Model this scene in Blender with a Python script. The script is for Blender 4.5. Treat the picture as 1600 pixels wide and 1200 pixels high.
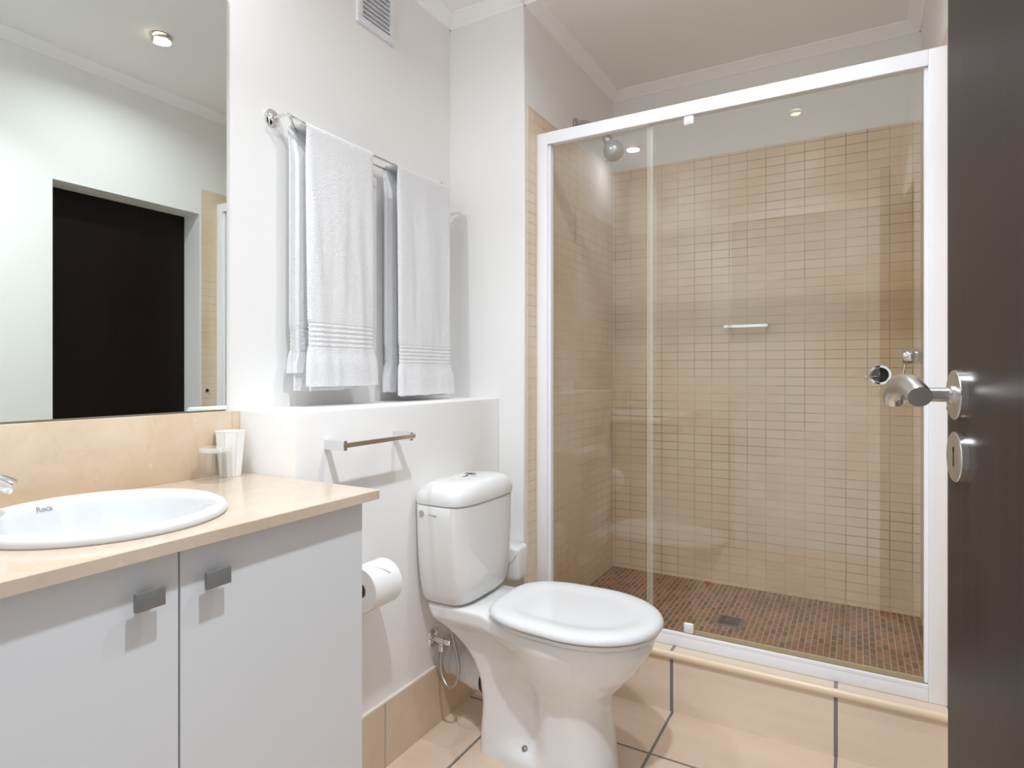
import bpy, bmesh, math, random
from math import sin, cos, pi, radians, sqrt
from mathutils import Vector, Matrix, noise

random.seed(7)
for o in list(bpy.data.objects):
    bpy.data.objects.remove(o)
S = bpy.context.scene
COL = S.collection

# ------------------------------------------------------------------ camera
cam = bpy.data.cameras.new('camera')
cam.sensor_width = 36.0
cam.lens = 947.0 / 1600.0 * 36.0
cam.shift_y = -18.0 / 1600.0
cam.clip_start = 0.02
camo = bpy.data.objects.new('camera', cam)
camo.location = (1.369, 0.0, 1.10)
camo.rotation_euler = (radians(90), 0, radians(29.7))
COL.objects.link(camo)
S.camera = camo

# ------------------------------------------------------------------ world, exposure
W = bpy.data.worlds.new('world')
S.world = W
W.use_nodes = True
bg = W.node_tree.nodes['Background']
bg.inputs['Color'].default_value = (0.95, 0.97, 1.0, 1)
bg.inputs['Strength'].default_value = 0.8
S.view_settings.view_transform = 'Standard'
S.view_settings.look = 'None'
S.view_settings.gamma = 1.0
S.view_settings.use_curve_mapping = False
S.view_settings.exposure = 0.24
S.cycles.use_denoising = True
S.cycles.max_bounces = 14
S.cycles.diffuse_bounces = 8
S.cycles.glossy_bounces = 6
S.cycles.transparent_max_bounces = 16
LAMP_COL = (0.91, 0.97, 1.04)

# ------------------------------------------------------------------ room dimensions (metres)
YR = 1.918        # face of the return wall beside the toilet
XS = 0.326       # left wall of the shower
XR = 1.583       # right wall
YB = 2.825        # rear wall of the shower
ZC = 2.455       # ceiling
YN = 0.05        # wall with the doorway, behind the camera
XL = 0.219       # face of the boxed-in ledge
YL = 0.986       # left end of the ledge
ZL = 1.006       # top of the ledge
ZK = 0.851       # counter top
ZF = 0.155       # shower floor


# ------------------------------------------------------------------ material helpers
def new_mat(name):
    m = bpy.data.materials.new(name)
    m.use_nodes = True
    nt = m.node_tree
    return m, nt, nt.nodes['Principled BSDF']


def srgb(r, g, b):
    f = lambda c: (c / 255 / 12.92) if c / 255 <= 0.04045 else ((c / 255 + 0.055) / 1.055) ** 2.4
    return (f(r), f(g), f(b), 1)


def N(nt, kind, **kw):
    n = nt.nodes.new(kind)
    for k, v in kw.items():
        if k.startswith('i_'):
            n.inputs[k[2:].replace('_', ' ')].default_value = v
        else:
            setattr(n, k, v)
    return n


def mat(name, col, rough=0.5, metal=0.0, spec=0.5, var=0.03, scale=6.0, bump=0.0, bscale=200.0, coat=0.0):
    m, nt, p = new_mat(name)
    p.inputs['Roughness'].default_value = rough
    p.inputs['Metallic'].default_value = metal
    p.inputs['Specular IOR Level'].default_value = spec
    p.inputs['Coat Weight'].default_value = coat
    p.inputs['Coat Roughness'].default_value = 0.04
    tc = N(nt, 'ShaderNodeTexCoord')
    nz = N(nt, 'ShaderNodeTexNoise')
    nz.inputs['Scale'].default_value = scale
    nz.inputs['Detail'].default_value = 3
    nt.links.new(tc.outputs['Object'], nz.inputs['Vector'])
    mx = N(nt, 'ShaderNodeMix', data_type='RGBA')
    mx.inputs['A'].default_value = tuple(c * (1 - var) for c in col[:3]) + (1,)
    mx.inputs['B'].default_value = tuple(min(1, c * (1 + var)) for c in col[:3]) + (1,)
    nt.links.new(nz.outputs['Fac'], mx.inputs['Factor'])
    nt.links.new(mx.outputs['Result'], p.inputs['Base Color'])
    if bump:
        n2 = N(nt, 'ShaderNodeTexNoise')
        n2.inputs['Scale'].default_value = bscale
        n2.inputs['Detail'].default_value = 4
        nt.links.new(tc.outputs['Object'], n2.inputs['Vector'])
        b = N(nt, 'ShaderNodeBump')
        b.inputs['Strength'].default_value = bump
        b.inputs['Distance'].default_value = 0.004
        nt.links.new(n2.outputs['Fac'], b.inputs['Height'])
        nt.links.new(b.outputs['Normal'], p.inputs['Normal'])
    return m


def tile_mat(name, axes, pitch, origin, c1, c2, mortar, msize, rough=0.35, patchy=0.0, offset=0.0, grain=None,
             stain=None, bumpd=0.0012, spec=0.4, msmooth=0.1, blotch=0.0):
    """Ceramic tiles laid on the plane AXES (two of 'xyz'), PITCH metres apart."""
    m, nt, p = new_mat(name)
    L = nt.links.new
    tc = N(nt, 'ShaderNodeTexCoord')
    sep = N(nt, 'ShaderNodeSeparateXYZ')
    L(tc.outputs['Object'], sep.inputs[0])
    cmb = N(nt, 'ShaderNodeCombineXYZ')
    for k in (0, 1):
        a = N(nt, 'ShaderNodeMath', operation='SUBTRACT')
        L(sep.outputs['XYZ'.index(axes[k].upper())], a.inputs[0])
        a.inputs[1].default_value = origin[k] - 40 * pitch[k]
        L(a.outputs[0], cmb.inputs[k])
    br = N(nt, 'ShaderNodeTexBrick')
    br.offset = offset
    br.offset_frequency = 2
    br.squash = 1.0
    br.inputs['Scale'].default_value = 1.0
    br.inputs['Brick Width'].default_value = pitch[0]
    br.inputs['Row Height'].default_value = pitch[1]
    br.inputs['Mortar Size'].default_value = msize
    br.inputs['Mortar Smooth'].default_value = msmooth
    br.inputs['Bias'].default_value = 0.0
    br.inputs['Color1'].default_value = c1
    br.inputs['Color2'].default_value = c2
    L(cmb.outputs[0], br.inputs['Vector'])
    # mortar colour, dirtier in some places than in others
    if patchy:
        nz = N(nt, 'ShaderNodeTexNoise')
        nz.inputs['Scale'].default_value = 3.2
        nz.inputs['Detail'].default_value = 4
        L(tc.outputs['Object'], nz.inputs['Vector'])
        rp = N(nt, 'ShaderNodeValToRGB')
        rp.color_ramp.elements[0].position = 0.42
        rp.color_ramp.elements[0].color = tuple(c * (1 - patchy) + d * patchy for c, d in zip(mortar[:3], c1[:3])) + (1,)
        rp.color_ramp.elements[1].position = 0.72
        rp.color_ramp.elements[1].color = mortar
        L(nz.outputs['Fac'], rp.inputs[0])
        L(rp.outputs['Color'], br.inputs['Mortar'])
    else:
        br.inputs['Mortar'].default_value = mortar
    out = br.outputs['Color']
    if grain:
        mp = N(nt, 'ShaderNodeMapping')
        mp.inputs['Scale'].default_value = grain[1]
        L(tc.outputs['Object'], mp.inputs['Vector'])
        g = N(nt, 'ShaderNodeTexNoise')
        g.inputs['Scale'].default_value = 1.0
        g.inputs['Detail'].default_value = 5
        g.inputs['Distortion'].default_value = 1.0
        L(mp.outputs[0], g.inputs['Vector'])
        r2 = N(nt, 'ShaderNodeValToRGB')
        r2.color_ramp.elements[0].position = 0.3
        r2.color_ramp.elements[1].position = 0.7
        r2.color_ramp.elements[0].color = grain[2]
        r2.color_ramp.elements[1].color = (1, 1, 1, 1)
        L(g.outputs['Fac'], r2.inputs[0])
        mm = N(nt, 'ShaderNodeMix', data_type='RGBA', blend_type='MULTIPLY')
        mm.inputs['Factor'].default_value = grain[0]
        L(out, mm.inputs['A'])
        L(r2.outputs['Color'], mm.inputs['B'])
        out = mm.outputs['Result']
    if stain:
        n3 = N(nt, 'ShaderNodeTexNoise')
        n3.inputs['Scale'].default_value = stain[1]
        n3.inputs['Detail'].default_value = 6
        L(tc.outputs['Object'], n3.inputs['Vector'])
        r3 = N(nt, 'ShaderNodeValToRGB')
        r3.color_ramp.elements[0].position = 0.48
        r3.color_ramp.elements[0].color = (0, 0, 0, 1)
        r3.color_ramp.elements[1].position = 0.75
        r3.color_ramp.elements[1].color = (stain[2],) * 3 + (1,)
        L(n3.outputs['Fac'], r3.inputs[0])
        ms = N(nt, 'ShaderNodeMix', data_type='RGBA', blend_type='MULTIPLY')
        L(r3.outputs['Color'], ms.inputs['Factor'])
        L(out, ms.inputs['A'])
        ms.inputs['B'].default_value = stain[0]
        out = ms.outputs['Result']
    L(out, p.inputs['Base Color'])
    p.inputs['Roughness'].default_value = rough
    p.inputs['Specular IOR Level'].default_value = spec
    inv = N(nt, 'ShaderNodeMath', operation='SUBTRACT')
    inv.inputs[0].default_value = 1.0
    L(br.outputs['Fac'], inv.inputs[1])
    b = N(nt, 'ShaderNodeBump')
    b.inputs['Strength'].default_value = 0.5
    b.inputs['Distance'].default_value = bumpd
    L(inv.outputs[0], b.inputs['Height'])
    L(b.outputs['Normal'], p.inputs['Normal'])
    return m


def marble_mat(name, base, light, vein):
    m, nt, p = new_mat(name)
    L = nt.links.new
    tc = N(nt, 'ShaderNodeTexCoord')
    n1 = N(nt, 'ShaderNodeTexNoise')
    n1.inputs['Scale'].default_value = 7.0
    n1.inputs['Detail'].default_value = 9
    n1.inputs['Roughness'].default_value = 0.65
    n1.inputs['Distortion'].default_value = 0.6
    L(tc.outputs['Object'], n1.inputs['Vector'])
    r1 = N(nt, 'ShaderNodeValToRGB')
    r1.color_ramp.elements[0].position = 0.32
    r1.color_ramp.elements[0].color = base
    r1.color_ramp.elements[1].position = 0.68
    r1.color_ramp.elements[1].color = light
    L(n1.outputs['Fac'], r1.inputs[0])
    n2 = N(nt, 'ShaderNodeTexNoise')
    n2.inputs['Scale'].default_value = 3.2
    n2.inputs['Detail'].default_value = 6
    n2.inputs['Distortion'].default_value = 1.8
    L(tc.outputs['Object'], n2.inputs['Vector'])
    r2 = N(nt, 'ShaderNodeValToRGB')
    e = r2.color_ramp.elements
    e[0].position = 0.487
    e[0].color = (0, 0, 0, 1)
    e[1].position = 0.5
    e[1].color = (0.20, 0.20, 0.20, 1)
    e2 = e.new(0.513)
    e2.color = (0, 0, 0, 1)
    L(n2.outputs['Fac'], r2.inputs[0])
    mx = N(nt, 'ShaderNodeMix', data_type='RGBA')
    L(r2.outputs['Color'], mx.inputs['Factor'])
    L(r1.outputs['Color'], mx.inputs['A'])
    mx.inputs['B'].default_value = vein
    # pale fossil flecks
    v = N(nt, 'ShaderNodeTexVoronoi')
    v.inputs['Scale'].default_value = 22.0
    L(tc.outputs['Object'], v.inputs['Vector'])
    r3 = N(nt, 'ShaderNodeValToRGB')
    r3.color_ramp.elements[0].position = 0.05
    r3.color_ramp.elements[0].color = (0.45, 0.45, 0.45, 1)
    r3.color_ramp.elements[1].position = 0.16
    r3.color_ramp.elements[1].color = (0, 0, 0, 1)
    L(v.outputs['Distance'], r3.inputs[0])
    m2 = N(nt, 'ShaderNodeMix', data_type='RGBA')
    L(r3.outputs['Color'], m2.inputs['Factor'])
    L(mx.outputs['Result'], m2.inputs['A'])
    m2.inputs['B'].default_value = tuple(min(1, c * 1.12) for c in light[:3]) + (1,)
    L(m2.outputs['Result'], p.inputs['Base Color'])
    p.inputs['Roughness'].default_value = 0.12
    p.inputs['Specular IOR Level'].default_value = 0.5
    return m


def wood_mat(name, dark, light, rough=0.35, spec=0.5):
    m, nt, p = new_mat(name)
    L = nt.links.new
    tc = N(nt, 'ShaderNodeTexCoord')
    mp = N(nt, 'ShaderNodeMapping')
    mp.inputs['Scale'].default_value = (60, 60, 1.6)
    L(tc.outputs['Object'], mp.inputs['Vector'])
    n1 = N(nt, 'ShaderNodeTexNoise')
    n1.inputs['Scale'].default_value = 1.6
    n1.inputs['Detail'].default_value = 6
    n1.inputs['Distortion'].default_value = 0.4
    L(mp.outputs[0], n1.inputs['Vector'])
    r1 = N(nt, 'ShaderNodeValToRGB')
    r1.color_ramp.elements[0].position = 0.3
    r1.color_ramp.elements[0].color = dark
    r1.color_ramp.elements[1].position = 0.72
    r1.color_ramp.elements[1].color = light
    L(n1.outputs['Fac'], r1.inputs[0])
    L(r1.outputs['Color'], p.inputs['Base Color'])
    p.inputs['Roughness'].default_value = rough
    p.inputs['Specular IOR Level'].default_value = spec
    b = N(nt, 'ShaderNodeBump')
    b.inputs['Strength'].default_value = 0.08
    b.inputs['Distance'].default_value = 0.001
    L(n1.outputs['Fac'], b.inputs['Height'])
    L(b.outputs['Normal'], p.inputs['Normal'])
    return m


def glass_mat(name, tint, boost=1.0):
    """Clear sheet glass: transparent, with a mirror reflection that grows at grazing angles (Schlick)."""
    m = bpy.data.materials.new(name)
    m.use_nodes = True
    nt = m.node_tree
    nt.nodes.clear()
    L = nt.links.new
    out = N(nt, 'ShaderNodeOutputMaterial')
    tr = N(nt, 'ShaderNodeBsdfTransparent')
    tr.inputs['Color'].default_value = tint
    gl = N(nt, 'ShaderNodeBsdfGlossy')
    gl.inputs['Roughness'].default_value = 0.0
    gl.inputs['Color'].default_value = (1, 1, 1, 1)
    ge = N(nt, 'ShaderNodeNewGeometry')
    dt = N(nt, 'ShaderNodeVectorMath', operation='DOT_PRODUCT')
    L(ge.outputs['Normal'], dt.inputs[0])
    L(ge.outputs['Incoming'], dt.inputs[1])
    ab = N(nt, 'ShaderNodeMath', operation='ABSOLUTE')
    L(dt.outputs['Value'], ab.inputs[0])
    om = N(nt, 'ShaderNodeMath', operation='SUBTRACT')
    om.inputs[0].default_value = 1.0
    L(ab.outputs[0], om.inputs[1])
    pw = N(nt, 'ShaderNodeMath', operation='POWER')
    L(om.outputs[0], pw.inputs[0])
    pw.inputs[1].default_value = 5.0
    ma = N(nt, 'ShaderNodeMath', operation='MULTIPLY_ADD')
    L(pw.outputs[0], ma.inputs[0])
    ma.inputs[1].default_value = 0.95
    ma.inputs[2].default_value = 0.043 * boost
    mx = N(nt, 'ShaderNodeMixShader')
    L(ma.outputs[0], mx.inputs[0])
    L(tr.outputs[0], mx.inputs[1])
    L(gl.outputs[0], mx.inputs[2])
    L(mx.outputs[0], out.inputs[0])
    return m


def milky_mat(name, col, share):
    """Half-clear plastic or thick glass: mostly transparent, partly diffuse and glossy."""
    m, nt, p = new_mat(name)
    p.inputs['Base Color'].default_value = col
    p.inputs['Roughness'].default_value = 0.15
    p.inputs['Alpha'].default_value = share
    return m


def emit_mat(name, col, strength):
    m, nt, p = new_mat(name)
    p.inputs['Base Color'].default_value = col
    p.inputs['Emission Color'].default_value = col
    p.inputs['Emission Strength'].default_value = strength
    return m


# ------------------------------------------------------------------ materials
M = {}
M['wall'] = mat('painted_plaster', (0.86, 0.85, 0.835), 0.55, var=0.02, scale=2.0, bump=0.03, bscale=60, spec=0.3)
M['ceil'] = mat('ceiling_paint', (0.92, 0.91, 0.895), 0.7, var=0.015, scale=2.0, spec=0.2)
M['cornice'] = mat('white_cornice', (0.95, 0.95, 0.945), 0.5, var=0.01)
tb1, tb2 = (0.84, 0.685, 0.515, 1), (0.80, 0.65, 0.485, 1)
grout = (0.30, 0.225, 0.145, 1)
st = ((0.80, 0.66, 0.42, 1), 2.3, 0.55)
gr = (0.25, (9, 9, 60), (0.86, 0.82, 0.78, 1))
TP = (0.0757, 0.0378)
M['tile_back'] = tile_mat('shower_tile_rear', 'xz', TP, (0.8731, 1.1182), tb1, tb2, grout, 0.0016, 0.28, 0.75, grain=gr, stain=st)
M['tile_side'] = tile_mat('shower_tile_side', 'yz', TP, (YB, 1.1182), (0.82, 0.68, 0.53, 1), (0.79, 0.65, 0.50, 1), (0.50, 0.39, 0.28, 1), 0.0014, 0.28, 0.9, grain=gr, stain=st)
M['tile_mosaic'] = tile_mat('shower_floor_mosaic', 'yx', (0.052, 0.0195), (0, 0), (0.40, 0.205, 0.115, 1), (0.17, 0.10, 0.068, 1),
                            (0.52, 0.37, 0.275, 1), 0.0022, 0.5, 0.0, offset=0.5, stain=((0.62, 0.45, 0.3, 1), 5.0, 0.7))
fl1, fl2 = (0.77, 0.62, 0.50, 1), (0.74, 0.59, 0.475, 1)
gf = (0.45, (2.5, 14, 14), (0.88, 0.83, 0.76, 1))
M['floor'] = tile_mat('floor_tile', 'xy', (0.4675, 0.4675), (0.38, 1.717), fl1, fl2, (0.22, 0.20, 0.185, 1), 0.0045, 0.3, 0.0, grain=gf)
M['tile_curb'] = tile_mat('curb_tile', 'xz', (0.4705, 0.60), (0.844, -0.2), (0.86, 0.735, 0.60, 1), (0.84, 0.715, 0.58, 1), (0.24, 0.22, 0.205, 1), 0.0055, 0.3, 0.0, grain=gf)
M['tile_curbtop'] = tile_mat('curb_top_tile', 'xy', (0.4705, 0.60), (0.844, 1.7), (0.76, 0.64, 0.51, 1), (0.74, 0.62, 0.50, 1), (0.26, 0.24, 0.22, 1), 0.0055, 0.3, 0.0, grain=gf)
M['tile_skirt'] = tile_mat('skirting_tile', 'yz', (0.4675, 0.60), (1.289, -0.3), (0.70, 0.56, 0.42, 1), (0.68, 0.545, 0.41, 1), (0.50, 0.43, 0.36, 1), 0.004, 0.3, 0.0, grain=gf)
M['tile_skirtx'] = tile_mat('skirting_tile_return', 'xz', (0.4675, 0.60), (0.0, -0.3), (0.70, 0.56, 0.42, 1), (0.68, 0.545, 0.41, 1), (0.50, 0.43, 0.36, 1), 0.004, 0.3, 0.0, grain=gf)
M['nosing'] = mat('cream_edge_trim', (0.82, 0.67, 0.48), 0.3, var=0.03)
M['grout_line'] = mat('pale_grout', (0.78, 0.72, 0.63), 0.6)
M['marble'] = marble_mat('cream_marble', (0.69, 0.53, 0.37, 1), (0.77, 0.63, 0.48, 1), (0.60, 0.44, 0.29, 1))
M['marble_top'] = marble_mat('cream_marble_counter', (0.57, 0.455, 0.35, 1), (0.62, 0.515, 0.41, 1), (0.47, 0.36, 0.26, 1))
M['mirror'] = mat('mirror_silver', (0.73, 0.775, 0.745), 0.0, 1.0, var=0.0)
M['mirror_edge'] = mat('mirror_glass_edge', (0.24, 0.32, 0.29), 0.15)
M['frame'] = mat('white_powder_coat', (0.92, 0.93, 0.97), 0.35, var=0.01, spec=0.4)
M['glass'] = glass_mat('shower_glass', (0.965, 0.975, 0.965, 1))
M['tumbler'] = glass_mat('tumbler_glass', (0.97, 0.975, 0.975, 1), 1.6)
M['seal'] = milky_mat('clear_plastic_seal', (0.80, 0.75, 0.66, 1), 0.30)
M['drip'] = milky_mat('beige_drip_seal', (0.52, 0.42, 0.26, 1), 0.75)
M['glass_base'] = milky_mat('thick_glass_base', (0.92, 0.92, 0.90, 1), 0.35)
M['plastic'] = mat('white_plastic', (0.85, 0.85, 0.85), 0.3, var=0.01)
M['ceramic'] = mat('white_ceramic', (0.79, 0.79, 0.785), 0.07, var=0.008, spec=0.5, coat=0.3)
M['basin'] = mat('white_basin_ceramic', (0.72, 0.73, 0.74), 0.06, var=0.006, spec=0.5, coat=0.3)
M['seat'] = mat('white_seat_plastic', (0.74, 0.745, 0.755), 0.12, var=0.006)
M['chrome'] = mat('polished_chrome', (0.80, 0.80, 0.80), 0.07, 1.0, var=0.02)
M['steel'] = mat('brushed_steel', (0.62, 0.60, 0.57), 0.28, 1.0, var=0.10, scale=(14.0), bump=0.0)
M['satin'] = mat('satin_nickel', (0.24, 0.24, 0.24), 0.45, 0.5, var=0.03)
M['braid'] = mat('braided_hose', (0.50, 0.48, 0.46), 0.35, 0.9, var=0.25, scale=500)
M['lam'] = mat('white_laminate', (0.67, 0.685, 0.705), 0.4, var=0.01, spec=0.35)
M['lam_edge'] = mat('laminate_edge', (0.50, 0.41, 0.33), 0.6)
M['wood'] = wood_mat('dark_wenge', (0.014, 0.0085, 0.0075, 1), (0.026, 0.016, 0.014, 1), 0.36, 0.30)
M['wood_deep'] = wood_mat('dark_mahogany', (0.005, 0.003, 0.0027, 1), (0.010, 0.005, 0.0045, 1), 0.38, 0.2)
M['towel'] = mat('white_terry', (0.87, 0.87, 0.88), 0.95, var=0.02, scale=90, bump=1.0, bscale=330, spec=0.1)
M['paper'] = mat('white_tissue', (0.86, 0.855, 0.85), 0.9, var=0.01, bump=0.1, bscale=300, spec=0.1)
M['cup'] = mat('paper_cup_white', (0.87, 0.86, 0.845), 0.6, var=0.01)
M['cup_line'] = mat('paper_cup_fold', (0.66, 0.57, 0.50), 0.7)
M['pvc'] = mat('white_pvc', (0.72, 0.71, 0.70), 0.3, var=0.04)
M['rubber'] = mat('black_rubber', (0.02, 0.02, 0.02), 0.5)
M['black'] = mat('black_void', (0.006, 0.006, 0.006), 0.8)
M['ink'] = mat('grey_print', (0.30, 0.30, 0.31), 0.4)
M['sticker'] = mat('grey_sticker', (0.42, 0.42, 0.41), 0.35)
M['head'] = mat('dull_chrome_head', (0.52, 0.55, 0.55), 0.30, 0.85, var=0.05, scale=40)
M['drain'] = mat('drain_metal', (0.28, 0.26, 0.23), 0.5, 0.6, var=0.15, scale=60)
M['red'] = mat('red_plastic', (0.62, 0.06, 0.06), 0.4)
M['lens'] = emit_mat('lamp_lens', (1.0, 0.86, 0.62, 1), 9.0)
M['vent'] = mat('vent_plastic', (0.80, 0.80, 0.84), 0.4, var=0.01)
M['slat'] = mat('vent_slat_plastic', (0.70, 0.70, 0.74), 0.45, var=0.01)


# ------------------------------------------------------------------ geometry helpers
def obj(name, bm, m, parent=None, smooth=None, kind=None, loc=None):
    me = bpy.data.meshes.new(name)
    bm.normal_update()
    bm.to_mesh(me)
    bm.free()
    if smooth is not None:
        me.polygons.foreach_set('use_smooth', [True] * len(me.polygons))
        me.set_sharp_from_angle(angle=radians(smooth))
    for mm in (m if isinstance(m, (list, tuple)) else [m]):
        me.materials.append(mm)
    o = bpy.data.objects.new(name, me)
    COL.objects.link(o)
    if parent is not None:
        o.parent = parent
    if kind:
        o['kind'] = kind
    return o


def tag(o, label, cat, group=None, kind=None):
    o['label'] = label
    o['category'] = cat
    if group:
        o['group'] = group
    if kind:
        o['kind'] = kind
    return o


def thing(name, label, cat, loc=(0, 0, 0), group=None, rz=0.0):
    o = bpy.data.objects.new(name, None)
    o.empty_display_size = 0.05
    o.location = loc
    o.rotation_euler = (0, 0, rz)
    COL.objects.link(o)
    bpy.context.view_layer.update()
    return tag(o, label, cat, group)


def part(name, bm, m, parent, smooth=None, label=None):
    """A part whose mesh was written in world coordinates, put under PARENT without moving it."""
    P = parent
    inv = Matrix.Identity(4)
    chain = []
    while P is not None:
        chain.append(P)
        P = P.parent
    mw = Matrix.Identity(4)
    for c in reversed(chain):
        mw = mw @ c.matrix_basis
    bmesh.ops.transform(bm, matrix=mw.inverted(), verts=bm.verts)
    o = obj(name, bm, m, parent, smooth)
    if label:
        o['label'] = label
    return o


def copy_tree(o, parent=None):
    c = o.copy()
    COL.objects.link(c)
    if parent is not None:
        c.parent = parent
    for ch in [x for x in COL.objects if x.parent == o]:
        copy_tree(ch, c)
    return c


def B():
    return bmesh.new()


def box(bm, x0, x1, y0, y1, z0, z1, bev=0.0, seg=2, mi=0):
    vs = [bm.verts.new((x, y, z)) for x in (x0, x1) for y in (y0, y1) for z in (z0, z1)]
    idx = [(0, 1, 3, 2), (4, 6, 7, 5), (0, 4, 5, 1), (2, 3, 7, 6), (0, 2, 6, 4), (1, 5, 7, 3)]
    fs = [bm.faces.new([vs[i] for i in q]) for q in idx]
    for f in fs:
        f.material_index = mi
    if bev > 0:
        es = list({e for f in fs for e in f.edges})
        bmesh.ops.bevel(bm, geom=es, offset=bev, segments=seg, profile=0.5, affect='EDGES', clamp_overlap=True)
    return bm


def loft(bm, rings, cap0=True, cap1=True, closed=True, mi=0):
    vr = [[bm.verts.new(p) for p in r] for r in rings]
    n = len(vr[0])
    for a, b in zip(vr[:-1], vr[1:]):
        for i in range(n if closed else n - 1):
            j = (i + 1) % n
            f = bm.faces.new((a[i], a[j], b[j], b[i]))
            f.material_index = mi
    if cap0:
        bm.faces.new(list(reversed(vr[0]))).material_index = mi
    if cap1:
        bm.faces.new(vr[-1]).material_index = mi
    return vr


def frame_of(d):
    d = Vector(d).normalized()
    u = Vector((0, 0, 1)) if abs(d.z) < 0.9 else Vector((1, 0, 0))
    a = d.cross(u).normalized()
    return a, d.cross(a).normalized()


def tube(bm, pts, r, n=14, caps=True, mi=0):
    pts = [Vector(p) for p in pts]
    rs = r if isinstance(r, (list, tuple)) else [r] * len(pts)
    rings = []
    a = None
    for i, p in enumerate(pts):
        if i == 0:
            d = pts[1] - p
        elif i == len(pts) - 1:
            d = p - pts[i - 1]
        else:
            d = (pts[i + 1] - p).normalized() + (p - pts[i - 1]).normalized()
        d.normalize()
        if a is None:
            a, b = frame_of(d)
        else:
            a = (a - d * a.dot(d)).normalized()
            b = d.cross(a)
        b = d.cross(a)
        rings.append([p + rs[i] * (a * cos(2 * pi * k / n) + b * sin(2 * pi * k / n)) for k in range(n)])
    loft(bm, rings, caps, caps, mi=mi)
    return bm


def smooth_path(pts, steps=8):
    """Catmull-Rom through PTS."""
    P = [Vector(p) for p in pts]
    P = [2 * P[0] - P[1]] + P + [2 * P[-1] - P[-2]]
    out = []
    for i in range(1, len(P) - 2):
        for s in range(steps):
            t = s / steps
            p0, p1, p2, p3 = P[i - 1], P[i], P[i + 1], P[i + 2]
            out.append(0.5 * ((2 * p1) + (p2 - p0) * t + (2 * p0 - 5 * p1 + 4 * p2 - p3) * t * t + (3 * p1 - p0 - 3 * p2 + p3) * t ** 3))
    out.append(P[-2])
    return out


def lathe(bm, prof, centre, axis=(0, 0, 1), n=40, cap0=False, cap1=False, mi=0):
    """PROF: (radius, height along AXIS)."""
    c = Vector(centre)
    d = Vector(axis).normalized()
    a, b = frame_of(d)
    if a.cross(b).dot(d) < 0:
        b = -b
    rings = [[c + d * h + max(r, 1e-5) * (a * cos(2 * pi * k / n) + b * sin(2 * pi * k / n)) for k in range(n)] for r, h in prof]
    loft(bm, rings, cap0, cap1, mi=mi)
    return bm


def prism(bm, poly, p0, p1, ua, va, mi=0):
    """Extrude a 2-D polygon from P0 to P1; UA and VA are the world directions of its axes."""
    ua, va = Vector(ua), Vector(va)
    rings = [[Vector(p) + ua * u + va * v for u, v in poly] for p in (p0, p1)]
    loft(bm, rings, mi=mi)
    bmesh.ops.recalc_face_normals(bm, faces=bm.faces)
    return bm


def interp(tab, z):
    if z <= tab[0][0]:
        return tab[0][1]
    for (a, va), (b, vb) in zip(tab[:-1], tab[1:]):
        if z <= b:
            t = (z - a) / (b - a)
            t = t * t * (3 - 2 * t) * 0.35 + t * 0.65
            return va + (vb - va) * t
    return tab[-1][1]


def sstep(a, b, x):
    t = max(0, min(1, (x - a) / (b - a)))
    return t * t * (3 - 2 * t)


def text_mesh(body, size, mat4, depth=0.0004):
    cu = bpy.data.curves.new('txt', 'FONT')
    cu.body = body
    cu.size = size
    cu.extrude = depth
    cu.align_x = 'CENTER'
    cu.align_y = 'CENTER'
    o = bpy.data.objects.new('txt', cu)
    COL.objects.link(o)
    dg = bpy.context.evaluated_depsgraph_get()
    me = bpy.data.meshes.new_from_object(o.evaluated_get(dg))
    bm = bmesh.new()
    bm.from_mesh(me)
    bmesh.ops.transform(bm, matrix=mat4, verts=bm.verts)
    bpy.data.objects.remove(o)
    bpy.data.curves.remove(cu)
    bpy.data.meshes.remove(me)
    return bm


def basis(o, x, y, z):
    x, y, z = Vector(x), Vector(y), Vector(z)
    return Matrix(((x.x, y.x, z.x, o[0]), (x.y, y.y, z.y, o[1]), (x.z, y.z, z.z, o[2]), (0, 0, 0, 1)))


def struct(name, bm, m, label, cat, smooth=None):
    return tag(obj(name, bm, m, smooth=smooth), label, cat, kind='structure')


# ================================================================== SETTING
T = 0.12   # wall thickness
bm = B(); box(bm, -T, 1.82, -0.10, YB + T, -0.1, 0)
struct('floor', bm, M['floor'], 'beige ceramic tiled floor with dark grey grout lines', 'floor')
bm = B(); box(bm, -T, 1.82, -0.10, YB + T, ZC, ZC + 0.1)
struct('ceiling', bm, M['ceil'], 'plain off-white ceiling over toilet area and shower', 'ceiling')
bm = B(); box(bm, -T, 0, -0.10, YR, 0, ZC)
struct('wall_left', bm, M['wall'], 'off-white wall carrying the mirror and the towels', 'wall')
# the block left of the shower: the return wall beside the toilet
bm = B(); box(bm, -T, XS, YR, YB + T, 0, ZC, 0.004, 1)
struct('wall_return', bm, M['wall'], 'off-white return wall between the towels and the shower frame', 'wall', 40)
bm = B(); box(bm, XS, XR + T, YB, YB + T, 0, ZC)
struct('wall_back', bm, M['wall'], 'off-white wall strip above the tiles at the rear of the shower', 'wall')
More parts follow.
